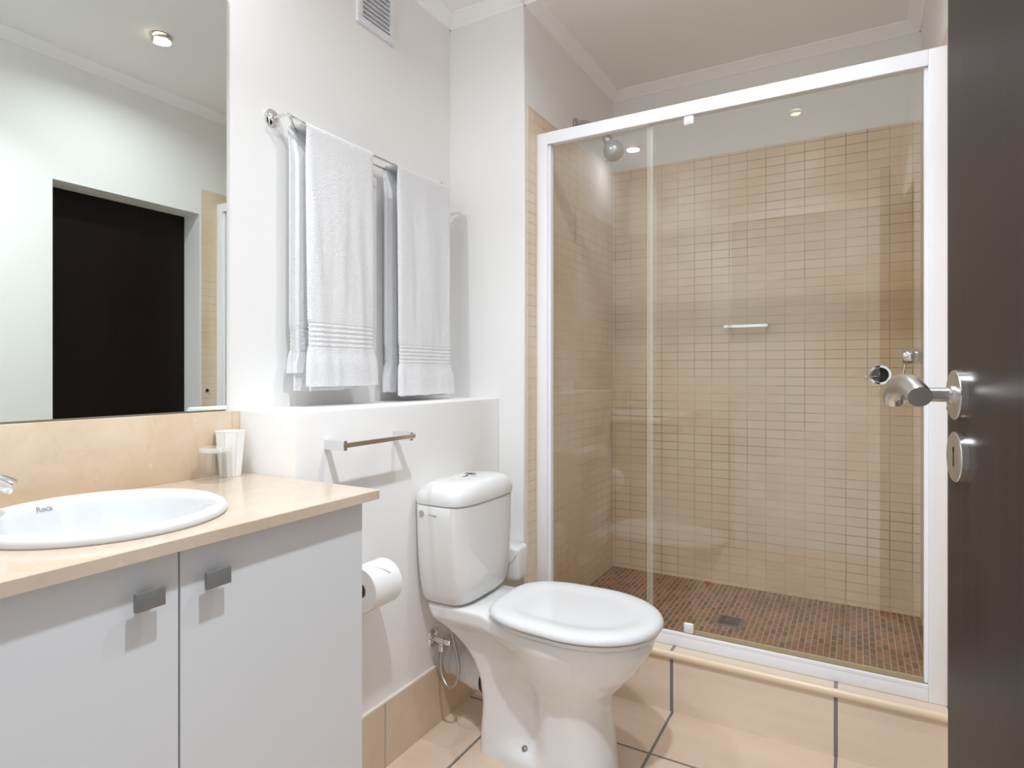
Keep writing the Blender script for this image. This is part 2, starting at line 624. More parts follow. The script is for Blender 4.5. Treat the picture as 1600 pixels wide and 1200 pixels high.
# right wall with the shallow recess for the dark door
ry0, ry1, rz = 1.256, 1.910, 1.915
bm = B()
box(bm, XR, XR + 0.24, -0.10, ry0, 0, ZC)
box(bm, XR, XR + 0.24, ry0, ry1, rz, ZC)
box(bm, XR, XR + 0.24, ry1, YB + T, 0, ZC)
box(bm, XR + 0.17, XR + 0.24, ry0, ry1, 0, rz)
struct('wall_right', bm, M['wall'], 'off-white wall opposite the mirror with a recessed doorway', 'wall')
bm = B()
box(bm, 0, 0.68, -0.08, YN, 0, ZC)
box(bm, 1.572, XR, -0.08, YN, 0, ZC)
box(bm, 0.68, 1.572, -0.08, YN, 2.045, ZC)
struct('wall_front', bm, M['wall'], 'off-white wall around the entrance doorway facing the shower', 'wall')
# boxed-in ledge behind the toilet
bm = B(); box(bm, 0, XL, YL, YR, 0, ZL, 0.006, 2)
struct('wall_ledge', bm, M['wall'], 'boxed-in plaster ledge behind the toilet under the hanging towels', 'ledge', 40)

# cornices
cz = 2.42
prof = [(0, 0.0), (0, cz - ZC), (0.006, cz - ZC), (0.012, cz - ZC + 0.007), (0.046, -0.006), (0.05, -0.005), (0.05, 0.0)]


def cornice(name, p0, p1, out, label):
    bm = B()
    prism(bm, prof, p0, p1, out, (0, 0, 1))
    struct(name, bm, M['cornice'], label, 'cornice')


cornice('trim_1', (0, YN, ZC), (0, YR, ZC), (1, 0, 0), 'white ceiling cornice above the mirror and the vent')
cornice('trim_2', (0, YR, ZC), (XS + 0.05, YR, ZC), (0, -1, 0), 'short white ceiling cornice along the return wall')
cornice('trim_3', (XS, YR - 0.05, ZC), (XS, YB, ZC), (1, 0, 0), 'white ceiling cornice on the left side of the shower')
cornice('trim_4', (XS, YB, ZC), (XR, YB, ZC), (0, -1, 0), 'long white ceiling cornice across the rear shower wall')
cornice('trim_5', (XR, YN, ZC), (XR, YB, ZC), (-1, 0, 0), 'white ceiling cornice over the dark door, seen in the mirror')
cornice('trim_6', (0, YN, ZC), (XR, YN, ZC), (0, 1, 0), 'white ceiling cornice above the entrance doorway')

# tiles in the shower
bm = B(); box(bm, XS + 0.0005, XR - 0.0005, YB - 0.008, YB, ZF, 2.076)
struct('wall_back_tiles', bm, M['tile_back'], 'small beige wall tiles on the rear shower wall', 'wall tiles')
bm = B(); box(bm, XS, XS + 0.004, YR + 0.018, YB - 0.008, 0.0, 2.072, 0.0015, 1)
struct('wall_left_tiles', bm, M['tile_side'], 'small beige wall tiles on the left shower wall under the shower head', 'wall tiles')
bm = B(); box(bm, XR - 0.003, XR, YR, YB - 0.008, 0.0, 2.045, 0.0015, 1)
struct('wall_right_tiles', bm, M['tile_side'], 'small beige wall tiles on the right shower wall with the mixer', 'wall tiles')
bm = B(); box(bm, XS + 0.004, XR - 0.003, 2.072, YB - 0.008, 0.0, ZF)
struct('floor_shower', bm, M['tile_mosaic'], 'brown brick mosaic floor inside the shower', 'shower floor')
# curb: riser, top, cream nosing
bm = B(); box(bm, XS + 0.0005, XR - 0.0005, 1.966, 2.072, 0, 0.190)
struct('trim_7', bm, M['tile_curb'], 'beige tiled step below the shower frame', 'shower step')
bm = B(); box(bm, XS + 0.0045, XR - 0.0045, 1.9635, 2.072, 0.190, 0.197)
struct('trim_8', bm, M['tile_curbtop'], 'narrow tiled top of the step under the white frame', 'shower step')
bm = B()
pr = [(0.0, 0.0)] + [(-0.011 * sin(a), 0.0135 - 0.0125 * cos(a)) for a in [i * pi / 10 for i in range(11)]] + [(0.0, 0.0262)]
prism(bm, pr, (XS + 0.0045, 1.9635, 0.171), (XR - 0.0045, 1.9635, 0.171), (0, 1, 0), (0, 0, 1))
struct('trim_9', bm, M['nosing'], 'cream rounded edging along the front of the shower step', 'edging', 60)

# skirting
bm = B(); box(bm, XL, XL + 0.009, YL - 0.03, YR, 0, 0.180)
struct('baseboard_left', bm, M['tile_skirt'], 'beige skirting tiles below the ledge behind the toilet', 'skirting')
bm = B(); box(bm, XL, XL + 0.0095, YL - 0.03, YR, 0.180, 0.185)
struct('trim_10', bm, M['grout_line'], 'pale grout bead along the top of the skirting behind the toilet', 'skirting')
bm = B(); box(bm, XL + 0.0095, XS, YR - 0.009, YR, 0, 0.184)
struct('baseboard_back', bm, M['tile_skirtx'], 'short beige skirting tile on the return wall beside the shower step', 'skirting')
bm = B(); box(bm, XR - 0.009, XR, 0.9, ry0 - 0.001, 0, 0.184)
struct('baseboard_right', bm, M['tile_skirt'], 'beige skirting tiles on the wall opposite the mirror', 'skirting')

# dark door in the recess (seen in the mirror)
bm = B(); box(bm, XR + 0.125, XR + 0.165, ry0 + 0.002, ry1 - 0.002, 0.004, rz - 0.002, 0.002, 1)
d2 = struct('door_2', bm, M['wood_deep'], 'closed dark wooden door in a white recess, seen only in the mirror', 'door')

# entrance door, standing open at the right
ang = radians(8.0)
hx, hy = 1.568, 0.035                    # hinge corner of the face turned to the camera
dv = Vector((-sin(ang), cos(ang), 0))    # hinge -> free edge
dn = Vector((-cos(ang), -sin(ang), 0))   # out of the visible face
bm = B()
WD = 0.803
loft(bm, [[Vector((hx, hy, z)) + dv * a - dn * b for a, b in ((0, 0), (0, 0.04), (WD, 0.04), (WD, 0))] for z in (0.008, 2.03)])
bmesh.ops.recalc_face_normals(bm, faces=bm.faces)
bmesh.ops.bevel(bm, geom=bm.edges[:], offset=0.0015, segments=1, affect='EDGES')
d1 = struct('door_1', bm, M['wood'], 'dark brown wooden door standing open at the right edge', 'door', 30)


def dpt(a, z, out=0.0):
    return Vector((hx, hy, z)) + dv * a + dn * out


hc = dpt(WD - 0.046, 1.0765)
kc = dpt(WD - 0.048, 1.0115)


def rose(c):
    bm = B()
    lathe(bm, [(0.0001, 0), (0.0262, 0), (0.0262, 0.0058), (0.0256, 0.0066), (0.0245, 0.0069), (0.0001, 0.0069)], c, dn, 48)
    return bm


r1 = part('handle_rose', rose(hc), M['steel'], d1, 30)
bm = B()
lathe(bm, [(0.0098, 0.0067), (0.0098, 0.0095), (0.0085, 0.0105), (0.0076, 0.0110), (0.0076, 0.052)], hc, dn, 28, True, True)
part('handle_neck', bm, M['steel'], r1, 30)
# curved lever: rises from the neck towards the hinge side, then dips; cut off square
pth = smooth_path([(1.4040, 0.792, 1.0700), (1.4035, 0.780, 1.0800), (1.4075, 0.757, 1.0872), (1.4140, 0.730, 1.0872), (1.4195, 0.707, 1.0800), (1.4210, 0.699, 1.0765)], 6)
bm = B(); tube(bm, pth, 0.0105, 24)
part('lever', bm, M['steel'], r1, 40)
bm = B(); lathe(bm, [(0.0018, 0), (0.0018, 0.0096)], hc + dn * 0.032 - Vector((0, 0, 0.0096)), (0, 0, 1), 10, True, True)
part('grub_screw', bm, M['black'], r1)
r2 = part('keyhole_rose', rose(kc), M['steel'], d1, 30)
bm = B()
tz = Vector((0, 0, 1))
poly = [(0.0028 * cos(a), 0.0075 + 0.0032 * sin(a)) for a in [radians(-60 + 300 * i / 12) for i in range(13)]] + [(-0.0014, 0.002), (-0.0019, -0.010), (0.0019, -0.010), (0.0014, 0.002)]
loft(bm, [[kc + dn * h + dv * u + tz * v for u, v in poly] for h in (0.0066, 0.0071)])
bmesh.ops.recalc_face_normals(bm, faces=bm.faces)
part('keyhole', bm, M['black'], r2)
for z in (0.22, 1.02, 1.82):
    bm = B(); lathe(bm, [(0.006, 0), (0.006, 0.09)], (hx + 0.001, hy - 0.008, z), (0, 0, 1), 14, True, True)
    part('hinge', bm, M['steel'], d1, 40)

# door stop on the tiles beside the frame (seen in the mirror)
t = thing('door_stop', 'small chrome door stop on the tiles beside the shower frame, seen in the mirror', 'door stop', (XR - 0.003, 1.948, 1.007))
bm = B(); lathe(bm, [(0.013, 0), (0.013, 0.002), (0.011, 0.004), (0.006, 0.0045)], (XR - 0.003, 1.948, 1.007), (-1, 0, 0), 24, True, True)
part('base', bm, M['chrome'], t, 30)
bm = B(); lathe(bm, [(0.007, 0.0035), (0.008, 0.0045), (0.0075, 0.007), (0.005, 0.008)], (XR - 0.003, 1.948, 1.007), (-1, 0, 0), 24, True, True)
part('rubber_tip', bm, M['rubber'], t, 30)


# ================================================================== MIRROR AND VANITY
t = thing('wall_mirror', 'large frameless mirror on the left wall above the marble splashback', 'mirror', (0, 0.5, ZL + 0.002))
bm = B(); box(bm, 0.0, 0.0045, YN + 0.02, 0.958, ZL + 0.002, 2.036)
part('backing', bm, M['mirror_edge'], t)
bm = B(); box(bm, 0.0046, 0.0062, YN + 0.021, 0.957, ZL + 0.003, 2.035)
part('mirror_face', bm, M['mirror'], t)

bm = B(); box(bm, 0, 0.02, YN + 0.001, 0.962, ZK, ZL - 0.001, 0.0012, 2)
box(bm, 0, 0.018, 0.9635, YL - 0.0005, ZK, ZL - 0.002, 0.001, 1)
tag(obj('splashback', bm, M['marble'], smooth=30), 'cream marble splashback strip between the counter and the mirror', 'splashback')

# counter with a round cut-out under the basin
BC = (0.255, 0.555)
BR = 0.186
bm = B()
x0, x1, y0, y1 = 0.0, 0.484, YN + 0.001, YL - 0.004
n = 64
hole = [(BC[0] + 0.165 * cos(2 * pi * k / n), BC[1] + 0.165 * sin(2 * pi * k / n)) for k in range(n)]


def to_rect(px, py):
    dx, dy = px - BC[0], py - BC[1]
    s = min(((x1 - BC[0]) / dx) if dx > 1e-9 else ((x0 - BC[0]) / dx if dx < -1e-9 else 1e9),
            ((y1 - BC[1]) / dy) if dy > 1e-9 else ((y0 - BC[1]) / dy if dy < -1e-9 else 1e9))
    return (BC[0] + dx * s, BC[1] + dy * s)


outer = [to_rect(*h) for h in hole]
for cx_, cy_ in ((x0, y0), (x0, y1), (x1, y0), (x1, y1)):
    k = min(range(n), key=lambda i: (outer[i][0] - cx_) ** 2 + (outer[i][1] - cy_) ** 2)
    outer[k] = (cx_, cy_)
zt, zb, e = ZK, ZK - 0.020, 0.0015
inset = lambda p, d: (min(p[0], x1 - d), max(min(p[1], y1 - d), y0))
rings = [[(px, py, zb) for px, py in hole], [(px, py, zt) for px, py in hole], [(*inset(p, e), zt) for p in outer],
         [(px, py, zt - e) for px, py in outer], [(px, py, zb) for px, py in outer], [(px, py, zb) for px, py in hole]]
loft(bm, rings, False, False)
bmesh.ops.remove_doubles(bm, verts=bm.verts, dist=1e-6)
bmesh.ops.recalc_face_normals(bm, faces=bm.faces)
tag(obj('countertop', bm, M['marble_top'], smooth=30), 'cream marble vanity counter top holding the round basin', 'counter top')

# cabinet
cab = thing('vanity_cabinet', 'white laminate vanity cabinet with two flat doors under the marble counter', 'cabinet', (0.22, 0.55, 0))
bm = B()
CX = 0.4405
box(bm, 0.004, CX, 0.10, 0.118, 0.0, zb - 0.0005)
box(bm, 0.004, CX, 0.938, 0.956, 0.0, zb - 0.0005)
box(bm, 0.004, 0.012, 0.118, 0.938, 0.0, zb - 0.0005)
box(bm, 0.012, CX, 0.118, 0.938, 0.09, 0.108)
box(bm, 0.37, 0.388, 0.118, 0.938, 0.0, 0.09)
box(bm, CX - 0.02, CX, 0.118, 0.938, zb - 0.055, zb - 0.0005)
box(bm, CX - 0.06, CX, 0.545, 0.575, 0.108, zb - 0.055)
part('carcass', bm, M['lam_edge'], cab)


def cab_door(ya, yb_, ky, lab):
    bm = B(); box(bm, CX + 0.0015, CX + 0.0195, ya, yb_, 0.012, zb - 0.006, 0.0008, 1)
    d = part('door', bm, M['lam'], cab, 30)
    bm = B()
    xk = CX + 0.0195
    box(bm, xk, xk + 0.016, ky - 0.011, ky + 0.011, 0.7625, 0.7785, 0.001, 1)
    box(bm, xk + 0.014, xk + 0.0215, ky - 0.0215, ky + 0.0215, 0.7575, 0.7845, 0.0012, 2)
    part('knob', bm, M['satin'], d, 30, lab)


cab_door(0.560, 0.9555, 0.611, None)
cab_door(0.104, 0.5565, 0.503, None)

# basin: round, drop-in
bas = thing('washbasin', 'round white ceramic washbasin set into the marble counter', 'basin', (BC[0], BC[1], ZK))
prof_b = [(0.158, -0.020), (0.168, 0.0), (0.1855, 0.0), (0.1885, 0.004), (0.1880, 0.010), (0.1840, 0.0155), (0.176, 0.0180), (0.168, 0.0165),
          (0.161, 0.0105), (0.157, 0.001), (0.152, -0.022), (0.142, -0.055), (0.122, -0.090), (0.09, -0.112), (0.05, -0.121), (0.022, -0.123), (0.001, -0.124)]
bm = B(); lathe(bm, prof_b, (BC[0], BC[1], ZK), (0, 0, 1), 72)
prof_o = [(0.158, -0.020), (0.152, -0.06), (0.130, -0.10), (0.095, -0.125), (0.001, -0.135)]
lathe(bm, prof_o, (BC[0], BC[1], ZK), (0, 0, 1), 72)
bmesh.ops.remove_doubles(bm, verts=bm.verts, dist=1e-5)
bmesh.ops.recalc_face_normals(bm, faces=bm.faces)
part('bowl', bm, M['basin'], bas, 50)
bm = B(); lathe(bm, [(0.001, 0.0045), (0.018, 0.004), (0.022, 0.0015), (0.0225, -0.001)], (BC[0], BC[1], ZK - 0.1235), (0, 0, 1), 32)
part('drain', bm, M['chrome'], bas, 40)
# printed logo on the inner wall below the tap
la = math.atan2(-0.026, -0.157)
rad_ = Vector((cos(la), sin(la), 0))
tang = Vector((sin(la), -cos(la), 0))     # left to right for someone facing that wall
p0 = Vector((BC[0], BC[1], ZK + 0.0035)) + rad_ * (0.1582)
nrm = (-rad_ + Vector((0, 0, 0.42))).normalized()
up = nrm.cross(tang)
bm = text_mesh('Roca', 0.0135, basis(p0 + nrm * 0.0010, tang, up, nrm), 0.0003)
part('logo', bm, M['ink'], bas)

# tap: almost wholly outside the left edge of the picture
tap = thing('basin_tap', 'chrome basin mixer tap whose spout tip shows at the left edge', 'tap', (0.085, 0.375, ZK))
bm = B()
lathe(bm, [(0.028, 0.0), (0.028, 0.006), (0.024, 0.010), (0.022, 0.09), (0.023, 0.105), (0.019, 0.113), (0.001, 0.115)], (0.085, 0.375, ZK), (0, 0, 1), 36, True, False)
part('body', bm, M['chrome'], tap, 40)
sp = smooth_path([(0.095, 0.385, ZK + 0.050), (0.115, 0.41, ZK + 0.068), (0.138, 0.437, ZK + 0.072), (0.158, 0.4615, ZK + 0.060)], 6)
bm = B(); tube(bm, sp, [0.014] * (len(sp) - 3) + [0.0138, 0.0136, 0.0125], 24)
part('spout', bm, M['chrome'], tap, 50)
bm = B(); tube(bm, smooth_path([(0.085, 0.375, ZK + 0.115), (0.092, 0.385, ZK + 0.128), (0.110, 0.41, ZK + 0.140), (0.128, 0.436, ZK + 0.146)], 5), [0.012] * 8 + [0.009] * 5 + [0.006] * 3, 16)
part('lever', bm, M['chrome'], tap, 50)

# tumbler upside down and paper cup
g = thing('glass_tumbler', 'clear drinking glass upside down on the counter in front of the paper cup', 'glass', (0.086, 0.871, ZK))
bm = B()
gh = 0.078
pts_o = [(0.0375, 0.0), (0.0365, gh - 0.012), (0.0360, gh - 0.004), (0.0345, gh), (0.0001, gh)]
pts_i = [(0.0001, gh - 0.013), (0.031, gh - 0.013), (0.034, gh - 0.018), (0.0355, 0.0), (0.0375, 0.0)]
lathe(bm, pts_i, (0.086, 0.871, ZK + 0.0004), (0, 0, 1), 40)
lathe(bm, pts_o, (0.086, 0.871, ZK + 0.0004), (0, 0, 1), 40)
bmesh.ops.remove_doubles(bm, verts=bm.verts, dist=1e-5)
bmesh.ops.recalc_face_normals(bm, faces=bm.faces)
part('tumbler', bm, M['tumbler'], g, 40)
bm = B(); lathe(bm, [(0.0001, gh - 0.0125), (0.030, gh - 0.0125), (0.0340, gh - 0.010), (0.0345, gh - 0.003), (0.033, gh - 0.0008), (0.0001, gh - 0.0008)], (0.086, 0.871, ZK + 0.0004), (0, 0, 1), 40)
part('thick_base', bm, M['glass_base'], g, 40)

c = thing('paper_cup', 'white eight-sided paper cup in the corner of the counter', 'cup', (0.056, 0.932, ZK))
bm = B()
cc = Vector((0.056, 0.932, ZK + 0.0004))
# eight-sided, wider at the top, with flattened corners
oct_ = lambda r, z, dz=0.0: [cc + Vector((r * cos(radians(22.5 + 45 * k + 12)), r * sin(radians(22.5 + 45 * k + 12)), z)) for k in range(8)]
H = 0.108
loft(bm, [oct_(0.0235, 0.003), oct_(0.0250, 0.0), oct_(0.0345, H - 0.002), oct_(0.0352, H), oct_(0.0342, H), oct_(0.0325, H - 0.004), oct_(0.0240, 0.006)], True, True)
bmesh.ops.recalc_face_normals(bm, faces=bm.faces)
part('cup_wall', bm, M['cup'], c)
bm = B()
for k in range(8):
    a = radians(22.5 + 45 * k + 12)
    d = Vector((cos(a), sin(a), 0))
    tube(bm, [cc + d * 0.0252 + Vector((0, 0, 0.001)), cc + d * 0.0346 + Vector((0, 0, H - 0.003))], 0.0005, 6)
part('fold_lines', bm, M['cup_line'], c)


# ================================================================== TOWEL RAIL, TOWELS, VENT
ry_a, ry_b, rzv = 1.095, 1.782, 1.784
zr = 1.762
xf_, xb_ = 0.086, 0.032
tr = thing('towel_rail', 'chrome double towel rail with round wall plates on the left wall', 'towel rail', (0, 1.45, zr))
for yy, sgn in ((ry_a, 1), (ry_b, -1)):
    bm = B()
    lathe(bm, [(0.0001, 0), (0.0235, 0), (0.0235, 0.004), (0.020, 0.0075), (0.011, 0.009), (0.0085, 0.012), (0.0001, 0.013)], (0, yy, rzv), (1, 0, 0), 36)
    part('wall_plate', bm, M['chrome'], tr, 40)
    bm = B()
    tip = Vector((0.060, yy, rzv + 0.001))
    tube(bm, smooth_path([(0.005, yy, rzv - 0.002), (0.03, yy, rzv - 0.001), (0.05, yy, rzv), tip + Vector((0.003, sgn * 0.006, -0.0005))], 5), 0.0042, 12)
    # the arm splits into the ends of the two rails
    tube(bm, smooth_path([tip, (0.066, yy + sgn * 0.018, rzv - 0.006), (0.080, yy + sgn * 0.040, zr + 0.006), (xf_, yy + sgn * 0.060, zr), (xf_, yy + sgn * 0.075, zr)], 6), 0.0038, 12)
    tube(bm, smooth_path([tip, (0.055, yy + sgn * 0.018, rzv - 0.009), (0.038, yy + sgn * 0.045, zr + 0.001), (xb_, yy + sgn * 0.062, zr), (xb_, yy + sgn * 0.075, zr)], 6), 0.0038, 12)
    part('arm', bm, M['chrome'], tr, 50)
for xx in (xf_, xb_):
    bm = B(); tube(bm, [(xx, ry_a + 0.07, zr), (xx, ry_b - 0.07, zr)], 0.0038, 12)
    part('rail', bm, M['chrome'], tr, 50)


def towel_mesh(y0, y1, yb0, yb1, zf, zbk, seed, zband_f, zband_b, xo=0.012, flare=0.010, fin=0.0):
    """A folded towel over both rails, drawn as one thick sheet: back hem -> over the rails -> front hem."""
    th = 0.011
    rt = 0.0075
    path = []          # (x, z, t): t<0 back, t>0 front

    def seq(z0, z1, band):
        zs = []
        z = z0
        s = 1 if z1 > z0 else -1
        while (z1 - z) * s > 1e-6:
            zs.append(z)
            near = band[0] - 0.012 < z < band[1] + 0.012
            z += s * (0.0017 if near else 0.014)
        zs.append(z1)
        return zs
    ztop = zr + 0.0090
    for z in seq(zbk, ztop - 0.014, zband_b):
        path.append((xb_ - 0.0055, z, -1))
    for a in range(1, 6):
        q = a / 6 * pi / 2
        path.append((xb_ - 0.0055 + 0.016 * (1 - cos(q)), ztop - 0.014 + 0.016 * sin(q), 0))
    for k in range(1, 6):
        f = k / 6
        path.append((xb_ + 0.0105 + (xf_ - xb_ - 0.021) * f, ztop + 0.002 - 0.0045 * sin(pi * f), 0))
    for a in range(0, 6):
        q = a / 6 * pi / 2
        path.append((xf_ - 0.0105 + 0.0165 * sin(q), ztop - 0.014 + 0.016 * cos(q), 0))
    for z in reversed(seq(zf, ztop - 0.016, zband_f)):
        path.append((xf_ + 0.006, z, 1))
    ny = 48
    bm = B()
    rings = []
    grid = []
    thick = []
    for (x, z, t) in path:
        row = []
        tks = []
        for j in range(ny + 1):
            f = 0.6 * (0.5 - 0.5 * cos(pi * j / ny)) + 0.4 * j / ny
            fr = 0.5 + 0.5 * t if t else (x - xb_) / (xf_ - xb_)
            fr = max(0, min(1, fr))
            ya = yb0 * (1 - fr) + y0 * fr
            yc = yb1 * (1 - fr) + y1 * fr
            drop = max(0.0, zr - z) / (zr - min(zf, zbk))
            y = ya + (yc - ya) * f
            band = zband_f if t > 0 else zband_b
            below = sstep(band[0] + 0.005, band[0] - 0.03, z) if t else 0
            inb = sstep(band[0] - 0.012, band[0] + 0.006, z) * sstep(band[1] + 0.012, band[1] - 0.006, z) if t else 0
            # edges: drawn in a little at the woven band, flaring at the hem
            y += (f - 0.5) * 2 * (flare * below * (0.4 + 0.6 * sstep(band[0], band[0] - 0.06, z)) - 0.004 * inb)
            # long soft folds
            n1 = noise.noise(Vector((y * 14 + seed * 7.3, z * 1.6, seed)))
            n2 = noise.noise(Vector((y * 38 + seed * 3.1, z * 3.0, seed + 9)))
            fold = (0.010 * n1 + 0.0035 * n2) * min(1, drop * 2.2) * (1.0 if t > 0 else 0.35)
            fold += 0.006 * sin(f * pi) * min(1, drop * 3) * (1 if t > 0 else 0.2)
            # bulge of the rolled edges
            ee = max(0.0, 1 - min(f, 1 - f) / 0.06)
            cc_ = sqrt(max(0.0, 1 - ee * ee))
            ramp = min(1.0, drop * 9)
            thk = 0.008 + ((0.019 if t > 0 else 0.030) - 0.008) * ramp if t else 0.008
            edge = thk * 0.5 * (1 - cc_)
            dx = 0.0
            if t > 0:
                dx = xo * drop + fold - edge + 0.006 * below * sstep(band[0], band[0] - 0.05, z)
            elif t < 0:
                dx = -min(0.012, fold * 0.3) + edge
            rid = 0.0
            if t and band[0] <= z <= band[1]:
                ph = (z - band[0]) / (band[1] - band[0]) * 5
                rid = 0.0030 * abs(sin(ph * pi)) - 0.0022
            dx += rid if t > 0 else -rid
            zz = z
            if t > 0 and z < zf + 0.05:
                zz += fin * (f - 0.5) + 0.003 * noise.noise(Vector((y * 20, seed, 3)))
            row.append(Vector((max(0.006, x + dx), y, zz)))
            tks.append(thk * (0.06 + 0.94 * cc_) + (2 * rid if t < 0 else 0.0))
        grid.append(row)
        thick.append(tks)
    # thick sheet: offset along the grid normals
    R, Cn = len(grid), ny + 1
    nor = [[None] * Cn for _ in range(R)]
    for i in range(R):
        for j in range(Cn):
            a = grid[min(i + 1, R - 1)][j] - grid[max(i - 1, 0)][j]
            b = grid[i][min(j + 1, ny)] - grid[i][max(j - 1, 0)]
            nn = b.cross(a)
            nn.normalize()
            nor[i][j] = nn
    if nor[R // 2][ny // 2].z < 0:
        nor = [[-q for q in r] for r in nor]
    outer = [[bm.verts.new(grid[i][j]) for j in range(Cn)] for i in range(R)]
    inner = [[bm.verts.new(grid[i][j] - nor[i][j] * thick[i][j]) for j in range(Cn)] for i in range(R)]
    for G, flip in ((outer, False), (inner, True)):
        for i in range(R - 1):
            for j in range(ny):
                q = [G[i][j], G[i][j + 1], G[i + 1][j + 1], G[i + 1][j]]
                bm.faces.new(q[::-1] if flip else q)
    for i in range(R - 1):
        for j in (0, ny):
            bm.faces.new((outer[i][j], outer[i + 1][j], inner[i + 1][j], inner[i][j]))
    for j in range(ny):
        for i in (0, R - 1):
            bm.faces.new((outer[i][j], outer[i][j + 1], inner[i][j + 1], inner[i][j]))
    bmesh.ops.recalc_face_normals(bm, faces=bm.faces)
    return bm


def flap_mesh(x, y0, y1, z0, z1, seed, th=0.006):
    """An inner layer of the folded towel, showing below the outer hem."""
    bm = B()
    nx, nz = 20, 24
    rows = []
    for i in range(nz + 1):
        z = z0 + (z1 - z0) * i / nz
        r = []
        for j in range(nx + 1):
            y = y0 + (y1 - y0) * j / nx
            w = noise.noise(Vector((y * 16, z * 2, seed)))
            r.append(Vector((x + 0.004 * w, y, z + (1 - i / nz) * 0.008 * noise.noise(Vector((y * 12, seed, 1))))))
        rows.append(r)
    f = [[bm.verts.new(p) for p in r] for r in rows]
    b = [[bm.verts.new(p - Vector((th, 0, 0))) for p in r] for r in rows]
    for G in (f, b):
        for i in range(nz):
            for j in range(nx):
                bm.faces.new((G[i][j], G[i][j + 1], G[i + 1][j + 1], G[i + 1][j]))
    for i in range(nz):
        for j in (0, nx):
            bm.faces.new((f[i][j], f[i + 1][j], b[i + 1][j], b[i][j]))
    for j in range(nx):
        for i in (0, nz):
            bm.faces.new((f[i][j], f[i][j + 1], b[i][j + 1], b[i][j]))
    bmesh.ops.recalc_face_normals(bm, faces=bm.faces)
    return bm


tw = thing('bath_towel', 'wide white bath towel with ribbed bands, nearer the mirror', 'towel', (0.06, 1.26, zr), 'white towels on the rail')
part('outer_fold', towel_mesh(1.136, 1.392, 1.122, 1.386, 1.062, 1.098, 1.0, (1.168, 1.234), (1.160, 1.218)), M['towel'], tw, 60)
part('inner_fold', flap_mesh(0.088, 1.150, 1.335, 1.050, 1.16, 4.0), M['towel'], tw, 60)
part('inner_fold', flap_mesh(0.047, 1.134, 1.33, 1.050, 1.16, 6.0), M['towel'], tw, 60)
tw = thing('bath_towel', 'narrower white bath towel with ribbed bands, nearer the shower', 'towel', (0.06, 1.64, zr), 'white towels on the rail')
part('outer_fold', towel_mesh(1.505, 1.788, 1.500, 1.778, 1.026, 1.036, 2.0, (1.128, 1.188), (1.128, 1.186), xo=0.010), M['towel'], tw, 60)
part('inner_fold', flap_mesh(0.084, 1.530, 1.765, 1.021, 1.12, 5.0), M['towel'], tw, 60)

v = thing('air_vent', 'white slatted air vent high on the wall above the towels', 'vent', (0, 1.497, 2.30))
vy0, vy1, vz0, vz1 = 1.410, 1.586, 2.204, 2.390
bm = B()
fw = 0.024
for (a, b, c_, d) in ((vy0, vy1, vz0, vz0 + fw), (vy0, vy1, vz1 - fw, vz1), (vy0, vy0 + fw, vz0 + fw, vz1 - fw), (vy1 - fw, vy1, vz0 + fw, vz1 - fw)):
    box(bm, 0.0, 0.009, a, b, c_, d, 0.0015, 1)
part('frame', bm, M['vent'], v, 30)
bm = B(); box(bm, 0.0, 0.002, vy0 + fw, vy1 - fw, vz0 + fw, vz1 - fw)
part('backing', bm, M['vent'], v)
k = 0
z = vz0 + fw + 0.004
while z < vz1 - fw - 0.012:
    bm = B()
    prism(bm, [(0.001, 0.014), (0.0025, 0.0155), (0.0105, 0.001), (0.009, -0.0005)], (0, vy0 + fw, z), (0, vy1 - fw, z), (1, 0, 0), (0, 0, 1))
    part('slat', bm, M['slat'], v)
    z += 0.0155

# square-bar hand towel rail on the ledge front
hr = thing('hand_towel_bar', 'short square chrome towel bar on the ledge above the toilet roll', 'towel bar', (XL, 1.21, 0.92))
for yy in (1.082, 1.336):
    bm = B(); box(bm, XL, XL + 0.066, yy - 0.006, yy + 0.006, 0.909, 0.933, 0.0008, 1)
    part('post', bm, M['chrome'], hr, 30)
bm = B(); box(bm, XL + 0.058, XL + 0.070, 1.071, 1.347, 0.916, 0.928, 0.0008, 1)
part('bar', bm, M['chrome'], hr, 30)


# ================================================================== TOILET
YT = 1.563
toi = thing('toilet', 'white close-coupled toilet with closed lid and push-button cistern', 'toilet', (0.5, YT, 0))

t_xr = [(0, 0.404), (0.05, 0.403), (0.14, 0.406), (0.20, 0.397), (0.25, 0.378), (0.29, 0.350), (0.325, 0.310), (0.35, 0.272), (0.37, 0.250), (0.39, 0.238), (0.42, 0.236)]
t_xf = [(0, 0.802), (0.03, 0.800), (0.12, 0.790), (0.17, 0.783), (0.205, 0.783), (0.235, 0.797), (0.27, 0.830), (0.31, 0.866), (0.35, 0.890), (0.375, 0.901), (0.42, 0.902)]
t_wf = [(0, 0.108), (0.03, 0.104), (0.12, 0.100), (0.19, 0.101), (0.225, 0.112), (0.26, 0.132), (0.30, 0.150), (0.33, 0.160), (0.355, 0.167), (0.37, 0.171), (0.42, 0.171)]
t_wr = [(0, 0.090), (0.03, 0.086), (0.12, 0.080), (0.20, 0.077), (0.26, 0.079), (0.315, 0.086), (0.345, 0.094), (0.362, 0.112), (0.372, 0.121), (0.42, 0.122)]


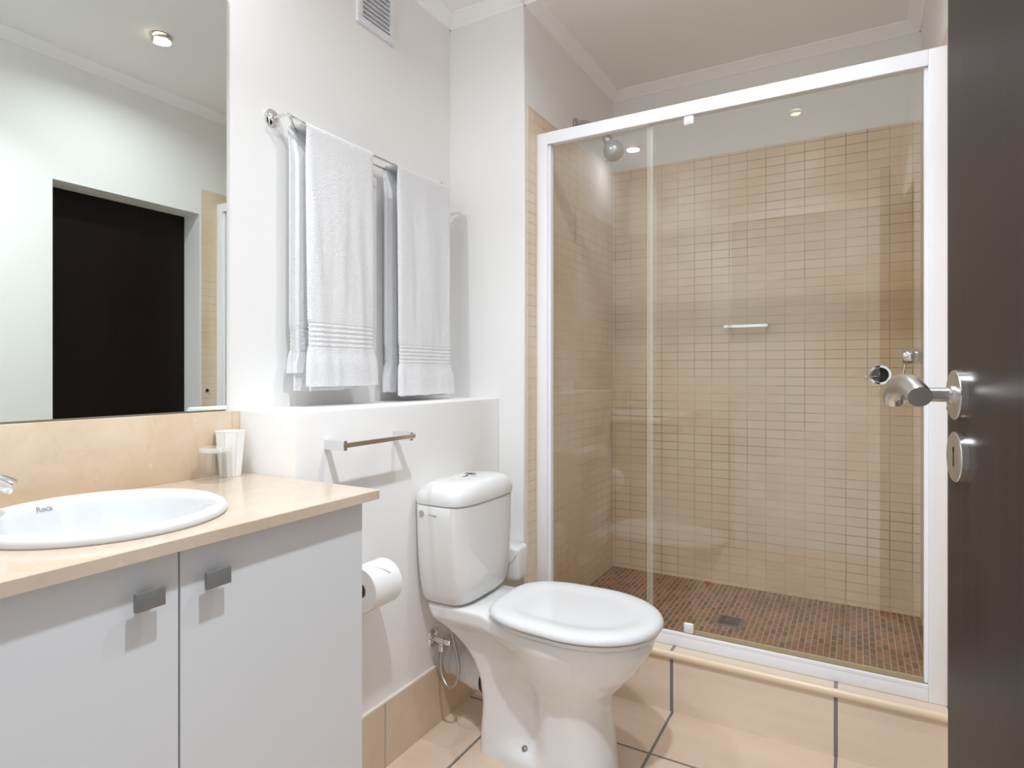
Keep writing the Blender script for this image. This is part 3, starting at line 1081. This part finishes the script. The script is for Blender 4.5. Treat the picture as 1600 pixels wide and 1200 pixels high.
def pan_ring(z, inset=0.0, nseg=64):
    xr, xf = interp(t_xr, z) + inset, interp(t_xf, z) - inset
    wf, wr = interp(t_wf, z) - inset, interp(t_wr, z) - inset
    Lf = 0.10 + (0.24 - 0.10) * sstep(0.18, 0.36, z)
    Lr = 0.035
    top = []
    for i in range(nseg + 1):
        s = 0.55 * (0.5 - 0.5 * cos(pi * i / nseg)) + 0.45 * i / nseg
        x = xr + (xf - xr) * s
        k = sstep(0.44, 0.66 - 0.05 * sstep(0.2, 0.05, z), x)
        w = wr + (wf - wr) * k
        if x > xf - Lf:
            q = (x - (xf - Lf)) / Lf
            w *= max(0.0, 1 - q ** 2.2) ** (1 / 2.15)
        if x < xr + Lr:
            q = ((xr + Lr) - x) / Lr
            w *= max(0.0, 1 - q ** 2.6) ** (1 / 2.6)
        # concave side above the foot
        sc = 0.046 * math.exp(-((x - 0.578) / (0.075 if x < 0.578 else 0.036)) ** 2) * sstep(0.020, 0.065, z) * sstep(0.36, 0.13, z)
        w = max(0.0, w - sc * (1 if w > 0.05 else w / 0.05))
        top.append((x, w))
    up_ = lambda x: 0.012 * sstep(0.485, 0.435, x) * sstep(0.34, 0.40, z)
    ring = [(x, YT + w, z + up_(x)) for x, w in top] + [(x, YT - w, z + up_(x)) for x, w in reversed(top[1:-1])]
    return ring


bm = B()
zs = [0.0, 0.006, 0.015, 0.022, 0.03, 0.04, 0.055, 0.07, 0.09, 0.11, 0.13, 0.15, 0.17, 0.185, 0.20, 0.215, 0.23, 0.245, 0.26, 0.275, 0.29, 0.305, 0.32, 0.335, 0.343, 0.35, 0.357, 0.364, 0.371, 0.378, 0.386, 0.393, 0.398]
rings = [pan_ring(z) for z in zs]
rings.append([(x, y, z + 0.0025) for x, y, z in pan_ring(0.40, 0.002)])
rings.append([(x, y, z + 0.005) for x, y, z in pan_ring(0.40, 0.006)])
rings.append([(x, YT + (y - YT) * 0.5, z + 0.005) for x, y, z in pan_ring(0.40, 0.012)])
rings.append([(x, YT + (y - YT) * 0.05, z + 0.005) for x, y, z in pan_ring(0.40, 0.014)])
loft(bm, rings)
bmesh.ops.remove_doubles(bm, verts=bm.verts, dist=1e-6)
# raised shelf under the cistern
bmesh.ops.recalc_face_normals(bm, faces=bm.faces)
pan = part('pan', bm, M['ceramic'], toi, 50)


def superring(xc, yc, a, b, z, n=4.0, m=64, bow=0.0):
    r = []
    for k in range(m):
        t_ = 2 * pi * (k + 0.5) / m
        c_, s_ = cos(t_), sin(t_)
        x = a * math.copysign(abs(c_) ** (2 / n), c_)
        y = b * math.copysign(abs(s_) ** (2 / n), s_)
        if bow and x > 0:
            x -= bow * (y / b) ** 2
        r.append((xc + x, yc + y, z))
    return r


YC = 1.569
bm = B()
secs = [(0.4185, 0.052, 0.090), (0.4195, 0.070, 0.118), (0.4245, 0.079, 0.131), (0.436, 0.085, 0.138), (0.455, 0.0885, 0.1435), (0.50, 0.0905, 0.154), (0.56, 0.0915, 0.161),
        (0.62, 0.092, 0.1655), (0.68, 0.092, 0.1675), (0.712, 0.092, 0.168), (0.7145, 0.090, 0.1655)]
loft(bm, [superring(0.2225 + 0.092 + (0.092 - a) * -0.55, YC, a, b, z, 5.2, 72, 0.010) for z, a, b in secs])
bmesh.ops.recalc_face_normals(bm, faces=bm.faces)
cis = part('cistern', bm, M['ceramic'], toi, 50)
bm = B()
lsec = [(0.7165, 0.090, 0.165), (0.7175, 0.0935, 0.169), (0.723, 0.0950, 0.1705), (0.740, 0.0940, 0.1695), (0.755, 0.0895, 0.165), (0.766, 0.0815, 0.156), (0.773, 0.071, 0.142), (0.7765, 0.055, 0.117), (0.778, 0.03, 0.07), (0.7783, 0.008, 0.02)]
loft(bm, [superring(0.2225 + 0.0935, YC, a, b, z, 5.2 - 2.0 * sstep(0.75, 0.773, z), 72, 0.010) for z, a, b in lsec])
bmesh.ops.recalc_face_normals(bm, faces=bm.faces)
lid = part('cistern_lid', bm, M['ceramic'], toi, 50)
bm = B()
lathe(bm, [(0.020, -0.002), (0.0205, 0.003), (0.0185, 0.0048), (0.0175, 0.0040), (0.0001, 0.0040)], (0.312, 1.590, 0.7790), (0, 0, 1), 36)
fb = part('flush_button', bm, M['chrome'], lid, 40)
bm = B(); box(bm, 0.295, 0.329, 1.5893, 1.5907, 0.7827, 0.7835)
part('button_split', bm, M['black'], fb)
# grey round sticker and small print on the cistern's left side
sx, sz = 0.266, 0.689
bm = B(); lathe(bm, [(0.0001, 0.0008), (0.0098, 0.0008), (0.0100, -0.004)], (sx, YC - 0.1672, sz), (0, -1, 0), 28)
part('sticker', bm, M['sticker'], cis, 30)
bm = text_mesh('Ti haaga', 0.0085, basis((sx + 0.040, YC - 0.1678, sz - 0.001), (1, 0, 0), (0, 0, 1), (0, -1, 0)), 0.0004)
part('lettering', bm, M['ink'], cis)


def seat_ring(z, inset, xa=0.454, xb=0.927, w=0.187, n=80):
    xa += inset; xb -= inset; w -= inset
    xc = 0.700
    pts = []
    for k in range(n):
        t_ = 2 * pi * k / n
        c_, s_ = cos(t_), sin(t_)
        if c_ >= 0:
            x = xc + (xb - xc) * abs(c_) ** (2 / 2.15)
            y = w * math.copysign(abs(s_) ** (2 / 2.05), s_)
        else:
            e_ = 5.5
            x = xc - (xc - xa) * abs(c_) ** (2 / e_)
            y = w * math.copysign(abs(s_) ** (2 / 3.4), s_)
            y *= 1 - 0.20 * ((xc - x) / (xc - xa)) ** 2
        pts.append((x, YT - 0.006 + y, z))
    return pts


bm = B()
loft(bm, [seat_ring(0.4100, 0.022, 0.470), seat_ring(0.4105, 0.012, 0.470), seat_ring(0.4165, 0.0095, 0.470), seat_ring(0.4205, 0.0105, 0.470), seat_ring(0.4218, 0.022, 0.470)])
bmesh.ops.recalc_face_normals(bm, faces=bm.faces)
part('seat', bm, M['seat'], toi, 50)
bm = B()
dz = 0.0
loft(bm, [seat_ring(0.4258, 0.020), seat_ring(0.4262, 0.006), seat_ring(0.428, 0.0012), seat_ring(0.432, 0.0), seat_ring(0.438, 0.0012), seat_ring(0.4435, 0.0055), seat_ring(0.447, 0.012),
          seat_ring(0.449, 0.021), seat_ring(0.4495, 0.032), seat_ring(0.4490, 0.043), seat_ring(0.4478, 0.053), seat_ring(0.4460, 0.063), seat_ring(0.4446, 0.073), seat_ring(0.4438, 0.086), seat_ring(0.4435, 0.11), seat_ring(0.4435, 0.15)])
bmesh.ops.recalc_face_normals(bm, faces=bm.faces)
part('seat_lid', bm, M['seat'], toi, 60)
for s in (-1, 1):
    bm = B(); lathe(bm, [(0.010, 0), (0.010, 0.020), (0.008, 0.0225), (0.0001, 0.023)], (0.458, YT - 0.006 + s * 0.075, 0.404), (0, 0, 1), 20)
    part('seat_hinge', bm, M['seat'], toi, 40)
bm = B(); lathe(bm, [(0.0085, -0.004), (0.0085, 0.002), (0.006, 0.004), (0.0001, 0.0045)], (0.560, 1.4905, 0.0475), (0.085, -0.585, 0.807), 20)
part('fixing_bolt', bm, M['satin'], toi, 40)

# waste pipe
wp = thing('waste_pipe', 'white ribbed plastic waste pipe behind the toilet foot', 'pipe', (0.32, 1.60, 0.16))
bm = B()
ax0 = Vector((XL + 0.0095, 1.605, 0.192))
ax1 = Vector((0.425, 1.575, 0.170))
L_ = (ax1 - ax0).length
pf = [(0.056, 0), (0.056, 0.020), (0.050, 0.024), (0.050, 0.045), (0.046, 0.050), (0.050, 0.055), (0.050, 0.070), (0.056, 0.075), (0.056, 0.100), (0.052, 0.104), (0.052, 0.112), (0.058, 0.116), (0.058, 0.136), (0.053, 0.142), (0.053, L_)]
lathe(bm, pf, ax0, ax1 - ax0, 40, True, True)
part('connector', bm, M['pvc'], wp, 30)
bm = B()
lathe(bm, [(0.0545, 0.165), (0.0555, 0.168), (0.0555, 0.178), (0.0545, 0.181)], ax0, ax1 - ax0, 40, True, True)
part('rubber_seal', bm, M['rubber'], wp, 30)

# angle valve with braided hose
av = thing('angle_valve', 'chrome stop valve with a looped braided hose beside the toilet', 'valve', (XL, 1.517, 0.274))
vc = Vector((XL, 1.517, 0.274))
bm = B(); lathe(bm, [(0.0001, 0), (0.029, 0), (0.0285, 0.003), (0.024, 0.008), (0.012, 0.011), (0.0001, 0.011)], vc, (1, 0, 0), 36)
part('wall_plate', bm, M['chrome'], av, 40)
bm = B()
lathe(bm, [(0.0085, 0.009), (0.0085, 0.022), (0.0115, 0.024), (0.0115, 0.046), (0.008, 0.048), (0.008, 0.052)], vc, (1, 0, 0), 24, True, True)
lathe(bm, [(0.007, 0), (0.007, 0.012), (0.0095, 0.014), (0.0095, 0.028), (0.006, 0.030)], vc + Vector((0.034, 0, -0.004)), (0, 0, -1), 24, True, True)
part('valve_body', bm, M['chrome'], av, 40)
bm = B(); lathe(bm, [(0.009, 0.050), (0.011, 0.052), (0.011, 0.068), (0.009, 0.071)], vc, (1, 0, 0), 8, True, True)
part('handle', bm, M['chrome'], av, 30)
h0 = vc + Vector((0.034, 0, -0.034))
hp = smooth_path([h0, h0 + Vector((0.000, -0.003, -0.03)), h0 + Vector((0.012, -0.012, -0.068)), h0 + Vector((0.040, -0.020, -0.090)), h0 + Vector((0.068, -0.020, -0.072)), h0 + Vector((0.074, -0.014, -0.030)),
                  h0 + Vector((0.058, -0.006, 0.020)), h0 + Vector((0.036, 0.002, 0.075)), h0 + Vector((0.028, 0.006, 0.125)), h0 + Vector((0.028, 0.006, 0.180))], 8)
bm = B(); tube(bm, hp, 0.0052, 12)
part('hose', bm, M['braid'], av, 60)
bm = B(); lathe(bm, [(0.007, 0), (0.0085, 0.002), (0.0085, 0.016), (0.007, 0.018)], hp[-1] - Vector((0, 0, 0.022)), (0, 0, 1), 8, True, True)
part('hose_nut', bm, M['chrome'], av, 30)
# thin feed pipe running down into the skirting
fp = smooth_path([vc + Vector((0.026, 0.0, -0.005)), vc + Vector((0.022, 0.002, -0.05)), vc + Vector((0.018, 0.006, -0.09)), vc + Vector((0.020, 0.02, -0.125)), vc + Vector((0.011, 0.032, -0.142))], 6)
bm = B(); tube(bm, fp, 0.0042, 10)
part('drain_tube', bm, M['braid'], av, 60)

# toilet rolls
def roll(name, label, c_, axis, rr, ln, group):
    t_ = thing(name, label, 'toilet roll', c_, group)
    ax = Vector(axis).normalized()
    c_ = Vector(c_)
    bm = B()
    s = c_ - ax * ln / 2
    lathe(bm, [(0.020, 0.0), (rr - 0.002, 0.0), (rr, 0.002), (rr, ln - 0.002), (rr - 0.002, ln), (0.020, ln)], s, ax, 56)
    part('paper', bm, M['paper'], t_, 40)
    bm = B()
    lathe(bm, [(0.0198, 0.0005), (0.0205, 0.0), (0.0205, ln), (0.0198, ln - 0.0005), (0.0188, ln - 0.001), (0.0188, 0.001), (0.0198, 0.0005)], s, ax, 32)
    part('cardboard_core', bm, M['lam_edge'], t_, 40)
    return t_


rc = Vector((XL + 0.072, 1.172, 0.556))
t1 = roll('toilet_roll', 'toilet roll with a folded pointed end beside the cabinet', rc, (0, 1, 0), 0.0565, 0.098, None)
# folded triangular end lying on top of the roll
bm = B()
def on_roll(a, y, h):
    return rc + Vector((sin(a) * (0.0565 + h), y, cos(a) * (0.0565 + h)))
ya, yb2 = -0.049, 0.049
rows = 14
fr, bk = [], []
for i in range(rows + 1):
    q = i / rows
    a = -0.35 + q * 1.25
    hw = 0.049 * (1 - q) + 0.0008
    lift = 0.0012 + 0.004 * max(0, q - 0.55)
    fr.append([bm.verts.new(on_roll(a, 0.012 * q + s * hw, lift)) for s in (-1, -0.5, 0, 0.5, 1)])
    bk.append([bm.verts.new(on_roll(a, 0.012 * q + s * hw, lift - 0.001)) for s in (-1, -0.5, 0, 0.5, 1)])
for G in (fr, bk):
    for i in range(rows):
        for j in range(4):
            bm.faces.new((G[i][j], G[i][j + 1], G[i + 1][j + 1], G[i + 1][j]))
for i in range(rows):
    for j in (0, 4):
        bm.faces.new((fr[i][j], fr[i + 1][j], bk[i + 1][j], bk[i][j]))
for i in (0, rows):
    for j in range(4):
        bm.faces.new((fr[i][j], fr[i][j + 1], bk[i][j + 1], bk[i][j]))
bmesh.ops.recalc_face_normals(bm, faces=bm.faces)
part('folded_end', bm, M['paper'], t1, 50)
hd = thing('toilet_roll_holder', 'chrome arm on the ledge carrying the toilet roll beside the cabinet', 'toilet roll holder', (XL, 1.10, 0.556))
bm = B()
box(bm, XL, XL + 0.006, 1.085, 1.110, 0.562, 0.587, 0.001, 1)
part('wall_plate', bm, M['chrome'], hd, 30)
bm = B()
tube(bm, smooth_path([(XL + 0.006, 1.0975, 0.5745), (XL + 0.04, 1.0975, 0.5745), (XL + 0.068, 1.102, 0.5745), (XL + 0.072, 1.118, 0.5690), (XL + 0.072, 1.14, 0.5690), (XL + 0.072, 1.225, 0.5690)], 6), 0.0055, 12)
part('arm', bm, M['chrome'], hd, 50)

# small white container on the return wall behind the cistern
ct = thing('wall_container', 'small white plastic container on the return wall, half hidden behind the cistern', 'container', (0.29, YR, 0.43))
bm = B()
def round_rect(xa, xb, ya_, yb_, z, r, m=8):
    pts = []
    for (cx_, cy_, a0) in ((xb - r, yb_ - r, 0), (xa + r, yb_ - r, 90), (xa + r, ya_ + r, 180), (xb - r, ya_ + r, 270)):
        pts += [(cx_ + r * cos(radians(a0 + 90 * k / m)), cy_ + r * sin(radians(a0 + 90 * k / m)), z) for k in range(m + 1)]
    return pts
cr = lambda z, d, w_=0.0: round_rect(0.236 + d + w_, 0.346 - d - w_, YR - 0.085 + d + w_, YR - 0.002, z, 0.022)
loft(bm, [cr(0.371, 0.012), cr(0.373, 0.006), cr(0.379, 0.001), cr(0.388, 0.0), cr(0.478, -0.001), cr(0.484, 0.001), cr(0.4875, 0.006), cr(0.4885, 0.014)])
bmesh.ops.recalc_face_normals(bm, faces=bm.faces)
part('container_body', bm, M['plastic'], ct, 40)
bm = B()
tube(bm, smooth_path([(0.346, YR - 0.055, 0.482), (0.341, YR - 0.082, 0.470), (0.325, YR - 0.0885, 0.446), (0.295, YR - 0.0890, 0.425), (0.262, YR - 0.0885, 0.446), (0.242, YR - 0.082, 0.470), (0.236, YR - 0.055, 0.486)], 6), 0.0014, 8)
part('wire_handle', bm, M['plastic'], ct, 60)


# ================================================================== SHOWER ENCLOSURE
FY = 2.004
FD = 0.040
JX0, JX1 = XS + 0.0042, 0.384          # left jamb
KX0, KX1 = 1.528, XR - 0.0032          # right jamb
HZ0, HZ1 = 1.941, 1.985                # header at the left; it is level
BZ0, BZ1 = 0.1975, 0.244
sh = thing('shower_enclosure', 'white framed glass shower screen with a sliding pane on the tiled step', 'shower screen', (0.95, FY + 0.02, BZ0))
bm = B(); box(bm, JX0, JX1 - 0.009, FY, FY + FD, BZ0, HZ1 - 0.0005, 0.002, 2); box(bm, JX1 - 0.009, JX1, FY + 0.010, FY + FD - 0.004, BZ1, HZ0, 0.001, 1)
part('jamb', bm, M['frame'], sh, 30)
bm = B(); box(bm, KX0 + 0.009, KX1, FY, FY + FD, BZ0, HZ1, 0.002, 2); box(bm, KX0, KX0 + 0.009, FY + 0.012, FY + FD - 0.004, BZ1, HZ0, 0.001, 1)
part('jamb', bm, M['frame'], sh, 30)
bm = B(); box(bm, JX1 - 0.009, KX0 + 0.009, FY, FY + 0.006, HZ0, HZ1, 0.001, 1); box(bm, JX1 - 0.009, KX0 + 0.009, FY + 0.006, FY + FD, HZ0 + 0.004, HZ1, 0.001, 1)
part('header', bm, M['frame'], sh, 30)
bm = B(); box(bm, JX1 - 0.009, KX0 + 0.009, FY, FY + FD, BZ0, BZ1 - 0.012, 0.002, 2); box(bm, JX1 - 0.009, KX0 + 0.009, FY, FY + 0.008, BZ1 - 0.014, BZ1, 0.002, 2)
part('bottom_rail', bm, M['frame'], sh, 30)
# fixed pane and sliding pane
bm = B(); box(bm, JX1 - 0.004, 0.775, FY + 0.026, FY + 0.031, BZ1 - 0.011, HZ0 + 0.003)
part('fixed_pane', bm, M['glass'], sh)
bm = B(); box(bm, 0.752, KX0 + 0.004, FY + 0.013, FY + 0.018, BZ1 - 0.011, HZ0 + 0.003)
sp_ = part('sliding_pane', bm, M['glass'], sh)
bm = B(); box(bm, 0.7475, 0.7515, FY + 0.0105, FY + 0.0225, BZ1, HZ0, 0.001, 1)
box(bm, 0.7515, 0.7660, FY + 0.0185, FY + 0.0215, BZ1, HZ0, 0.0005, 1)
part('edge_seal', bm, M['seal'], sp_, 30)
bm = B(); box(bm, 0.906, KX0 - 0.001, FY + 0.0105, FY + 0.021, BZ1 - 0.004, BZ1 + 0.013, 0.001, 1)
part('drip_seal', bm, M['drip'], sp_, 30)
for zz0, zz1 in ((HZ0 - 0.031, HZ0 - 0.001), (BZ1 + 0.002, BZ1 + 0.036)):
    bm = B(); box(bm, 0.872, 0.905, FY + 0.001, FY + 0.0128, zz0, zz1, 0.006, 3)
    gd = part('slide_guide', bm, M['plastic'], sp_, 40)
    bm = B(); lathe(bm, [(0.007, 0), (0.007, 0.0015), (0.005, 0.002), (0.0001, 0.002)], (0.8885, FY + 0.0012, (zz0 + zz1) / 2), (0, -1, 0), 20)
    part('guide_cap', bm, M['plastic'], gd, 40)
# round finger pull set into the sliding pane
pc = Vector((1.424, FY + 0.013, 1.093))
bm = B(); lathe(bm, [(0.0205, 0.0), (0.0275, 0.0), (0.028, 0.003), (0.0265, 0.0045), (0.0225, 0.004), (0.0215, 0.0)], pc, (0, -1, 0), 40)
fpull = part('finger_pull', bm, M['chrome'], sp_, 40)
bm = B(); lathe(bm, [(0.0001, -0.0165), (0.020, -0.0155), (0.0218, -0.004), (0.0224, 0.002)], pc, (0, -1, 0), 40)
part('pull_cup', bm, M['rubber'], fpull, 40)

# shower head
shw = thing('shower_sprayer', 'grey bell-shaped shower head on a bent arm from the left shower wall', 'shower head', (XS + 0.004, 2.37, 2.155))
f0 = Vector((XS + 0.004, 2.37, 2.155))
bm = B(); lathe(bm, [(0.0001, 0), (0.024, 0), (0.023, 0.004), (0.014, 0.010), (0.0001, 0.010)], f0, (1, 0, 0), 28)
part('wall_flange', bm, M['head'], shw, 40)
hdir = Vector((0.42, -0.02, -0.78)).normalized()
hj = Vector((0.464, 2.368, 2.074))
bm = B(); tube(bm, smooth_path([f0 + Vector((0.006, 0, 0)), f0 + Vector((0.045, 0, -0.004)), f0 + Vector((0.085, 0, -0.030)), hj], 7), 0.0095, 16)
part('arm', bm, M['head'], shw, 50)
bm = B()
lathe(bm, [(0.0001, -0.004), (0.014, -0.004), (0.017, 0.0), (0.018, 0.026), (0.0155, 0.030)], hj, hdir, 32, False, True)
part('ball_joint', bm, M['head'], shw, 40)
bm = B()
lathe(bm, [(0.0165, 0.029), (0.023, 0.033), (0.035, 0.049), (0.0415, 0.066), (0.043, 0.080), (0.0410, 0.085), (0.0395, 0.090), (0.0375, 0.097), (0.029, 0.104), (0.0001, 0.107)], hj, hdir, 40)
hd_ = part('bell', bm, M['head'], shw, 35)
bm = B()
lv = hj + hdir * 0.095 + Vector((-0.034, 0, -0.010))
tube(bm, [lv + Vector((0.012, 0, 0.006)), lv, lv + Vector((-0.006, -0.004, -0.012))], [0.005, 0.006, 0.004], 10)
part('spray_tab', bm, M['head'], hd_, 40)

# soap rail on the rear wall
sr = thing('soap_rail', 'short square chrome rail on the rear shower wall', 'rail', (0.943, YB - 0.008, 1.30))
for xx in (0.876, 1.026):
    bm = B(); box(bm, xx - 0.007, xx + 0.007, YB - 0.070, YB - 0.008, 1.291, 1.308, 0.0008, 1)
    part('post', bm, M['chrome'], sr, 30)
bm = B(); box(bm, 0.862, 1.040, YB - 0.076, YB - 0.064, 1.293, 1.306, 0.0008, 1)
part('bar', bm, M['chrome'], sr, 30)

# mixer on the right shower wall
mx_ = thing('shower_mixer', 'chrome shower mixer with a thin lever on the right shower wall', 'mixer tap', (XR - 0.003, 2.32, 1.15))
mc = Vector((XR - 0.003, 2.32, 1.152))
bm = B(); lathe(bm, [(0.0001, 0), (0.06, 0), (0.06, 0.004), (0.055, 0.007), (0.0001, 0.007)], mc, (-1, 0, 0), 40)
part('wall_plate', bm, M['chrome'], mx_, 40)
bm = B(); lathe(bm, [(0.0255, 0.006), (0.0255, 0.040), (0.0235, 0.042), (0.0235, 0.045)], mc, (-1, 0, 0), 36, True, True)
part('body', bm, M['chrome'], mx_, 40)
bm = B(); lathe(bm, [(0.0255, 0.045), (0.0262, 0.047), (0.0262, 0.082), (0.0235, 0.086), (0.0001, 0.087)], mc, (-1, 0, 0), 36, True, False)
part('handle', bm, M['chrome'], mx_, 40)
bm = B(); tube(bm, [mc + Vector((-0.078, 0, -0.022)), mc + Vector((-0.090, -0.01, -0.095))], 0.0042, 12)
part('lever', bm, M['chrome'], mx_, 40)

# floor drain
dr = thing('floor_drain', 'square metal drain grate in the brown shower floor', 'drain', (0.945, 2.405, ZF))
bm = B(); box(bm, 0.895, 0.995, 2.355, 2.455, ZF, ZF + 0.0025, 0.0008, 1)
part('grate', bm, M['drain'], dr, 30)
bm = B()
for k in range(7):
    box(bm, 0.907, 0.983, 2.366 + k * 0.0125, 2.371 + k * 0.0125, ZF + 0.0024, ZF + 0.0030)
part('slot', bm, M['black'], dr)
bm = B()
bmesh.ops.create_icosphere(bm, subdivisions=2, radius=0.011)
for v_ in bm.verts:
    v_.co = Vector((v_.co.x * 1.5, v_.co.y * 0.8, v_.co.z * 0.55)) * (1 + 0.25 * noise.noise(v_.co * 120))
    v_.co += Vector((0.788, 2.790, ZF + 0.006))
tag(obj('plastic_scrap', bm, M['red'], smooth=60), 'tiny red scrap lying on the shower floor by the rear wall', 'scrap')


# ================================================================== CEILING DOWNLIGHTS
def downlight(x, y, label, tilt, watts, beam, group='recessed ceiling downlights'):
    t_ = thing('downlight', label, 'ceiling light', (x, y, ZC), group)
    bm = B(); lathe(bm, [(0.030, 0.0), (0.042, 0.0), (0.042, -0.0025), (0.039, -0.004), (0.031, -0.003)], (x, y, ZC), (0, 0, 1), 40)
    part('ceiling_ring', bm, M['steel'], t_, 40)
    ax = Vector(tilt).normalized()
    c_ = Vector((x, y, ZC - 0.012)) 
    bm = B(); lathe(bm, [(0.0245, 0.004), (0.036, 0.004), (0.0375, 0.001), (0.036, -0.004), (0.0255, -0.003), (0.0245, 0.004)], c_, -ax, 40)
    part('gimbal_ring', bm, M['steel'], t_, 40)
    bm = B(); lathe(bm, [(0.0245, 0.0), (0.0001, 0.0015)], c_, -ax, 32)
    part('lens', bm, M['lens'], t_, 40)
    la_ = bpy.data.lights.new('downlight_lamp', 'AREA')
    la_.shape = 'DISK'
    la_.size = 0.07
    la_.energy = watts
    la_.color = LAMP_COL
    la_.spread = radians(beam)
    lo = bpy.data.objects.new('downlight_lamp', la_)
    COL.objects.link(lo)
    lo.parent = t_
    lo.location = (0, 0, -0.022)
    return t_


downlight(1.08, 1.42, 'tilted chrome ceiling downlight seen in the mirror', (0.10, -0.22, 1.0), 6.0, 160)
downlight(0.20, 0.55, 'ceiling downlight above the washbasin, reflected yellow in the shower glass', (0, 0, 1), 7.0, 180)
downlight(1.09, 0.58, 'ceiling downlight in front of the entrance door, reflected white in the shower glass', (0, 0, 1), 12.5, 128)
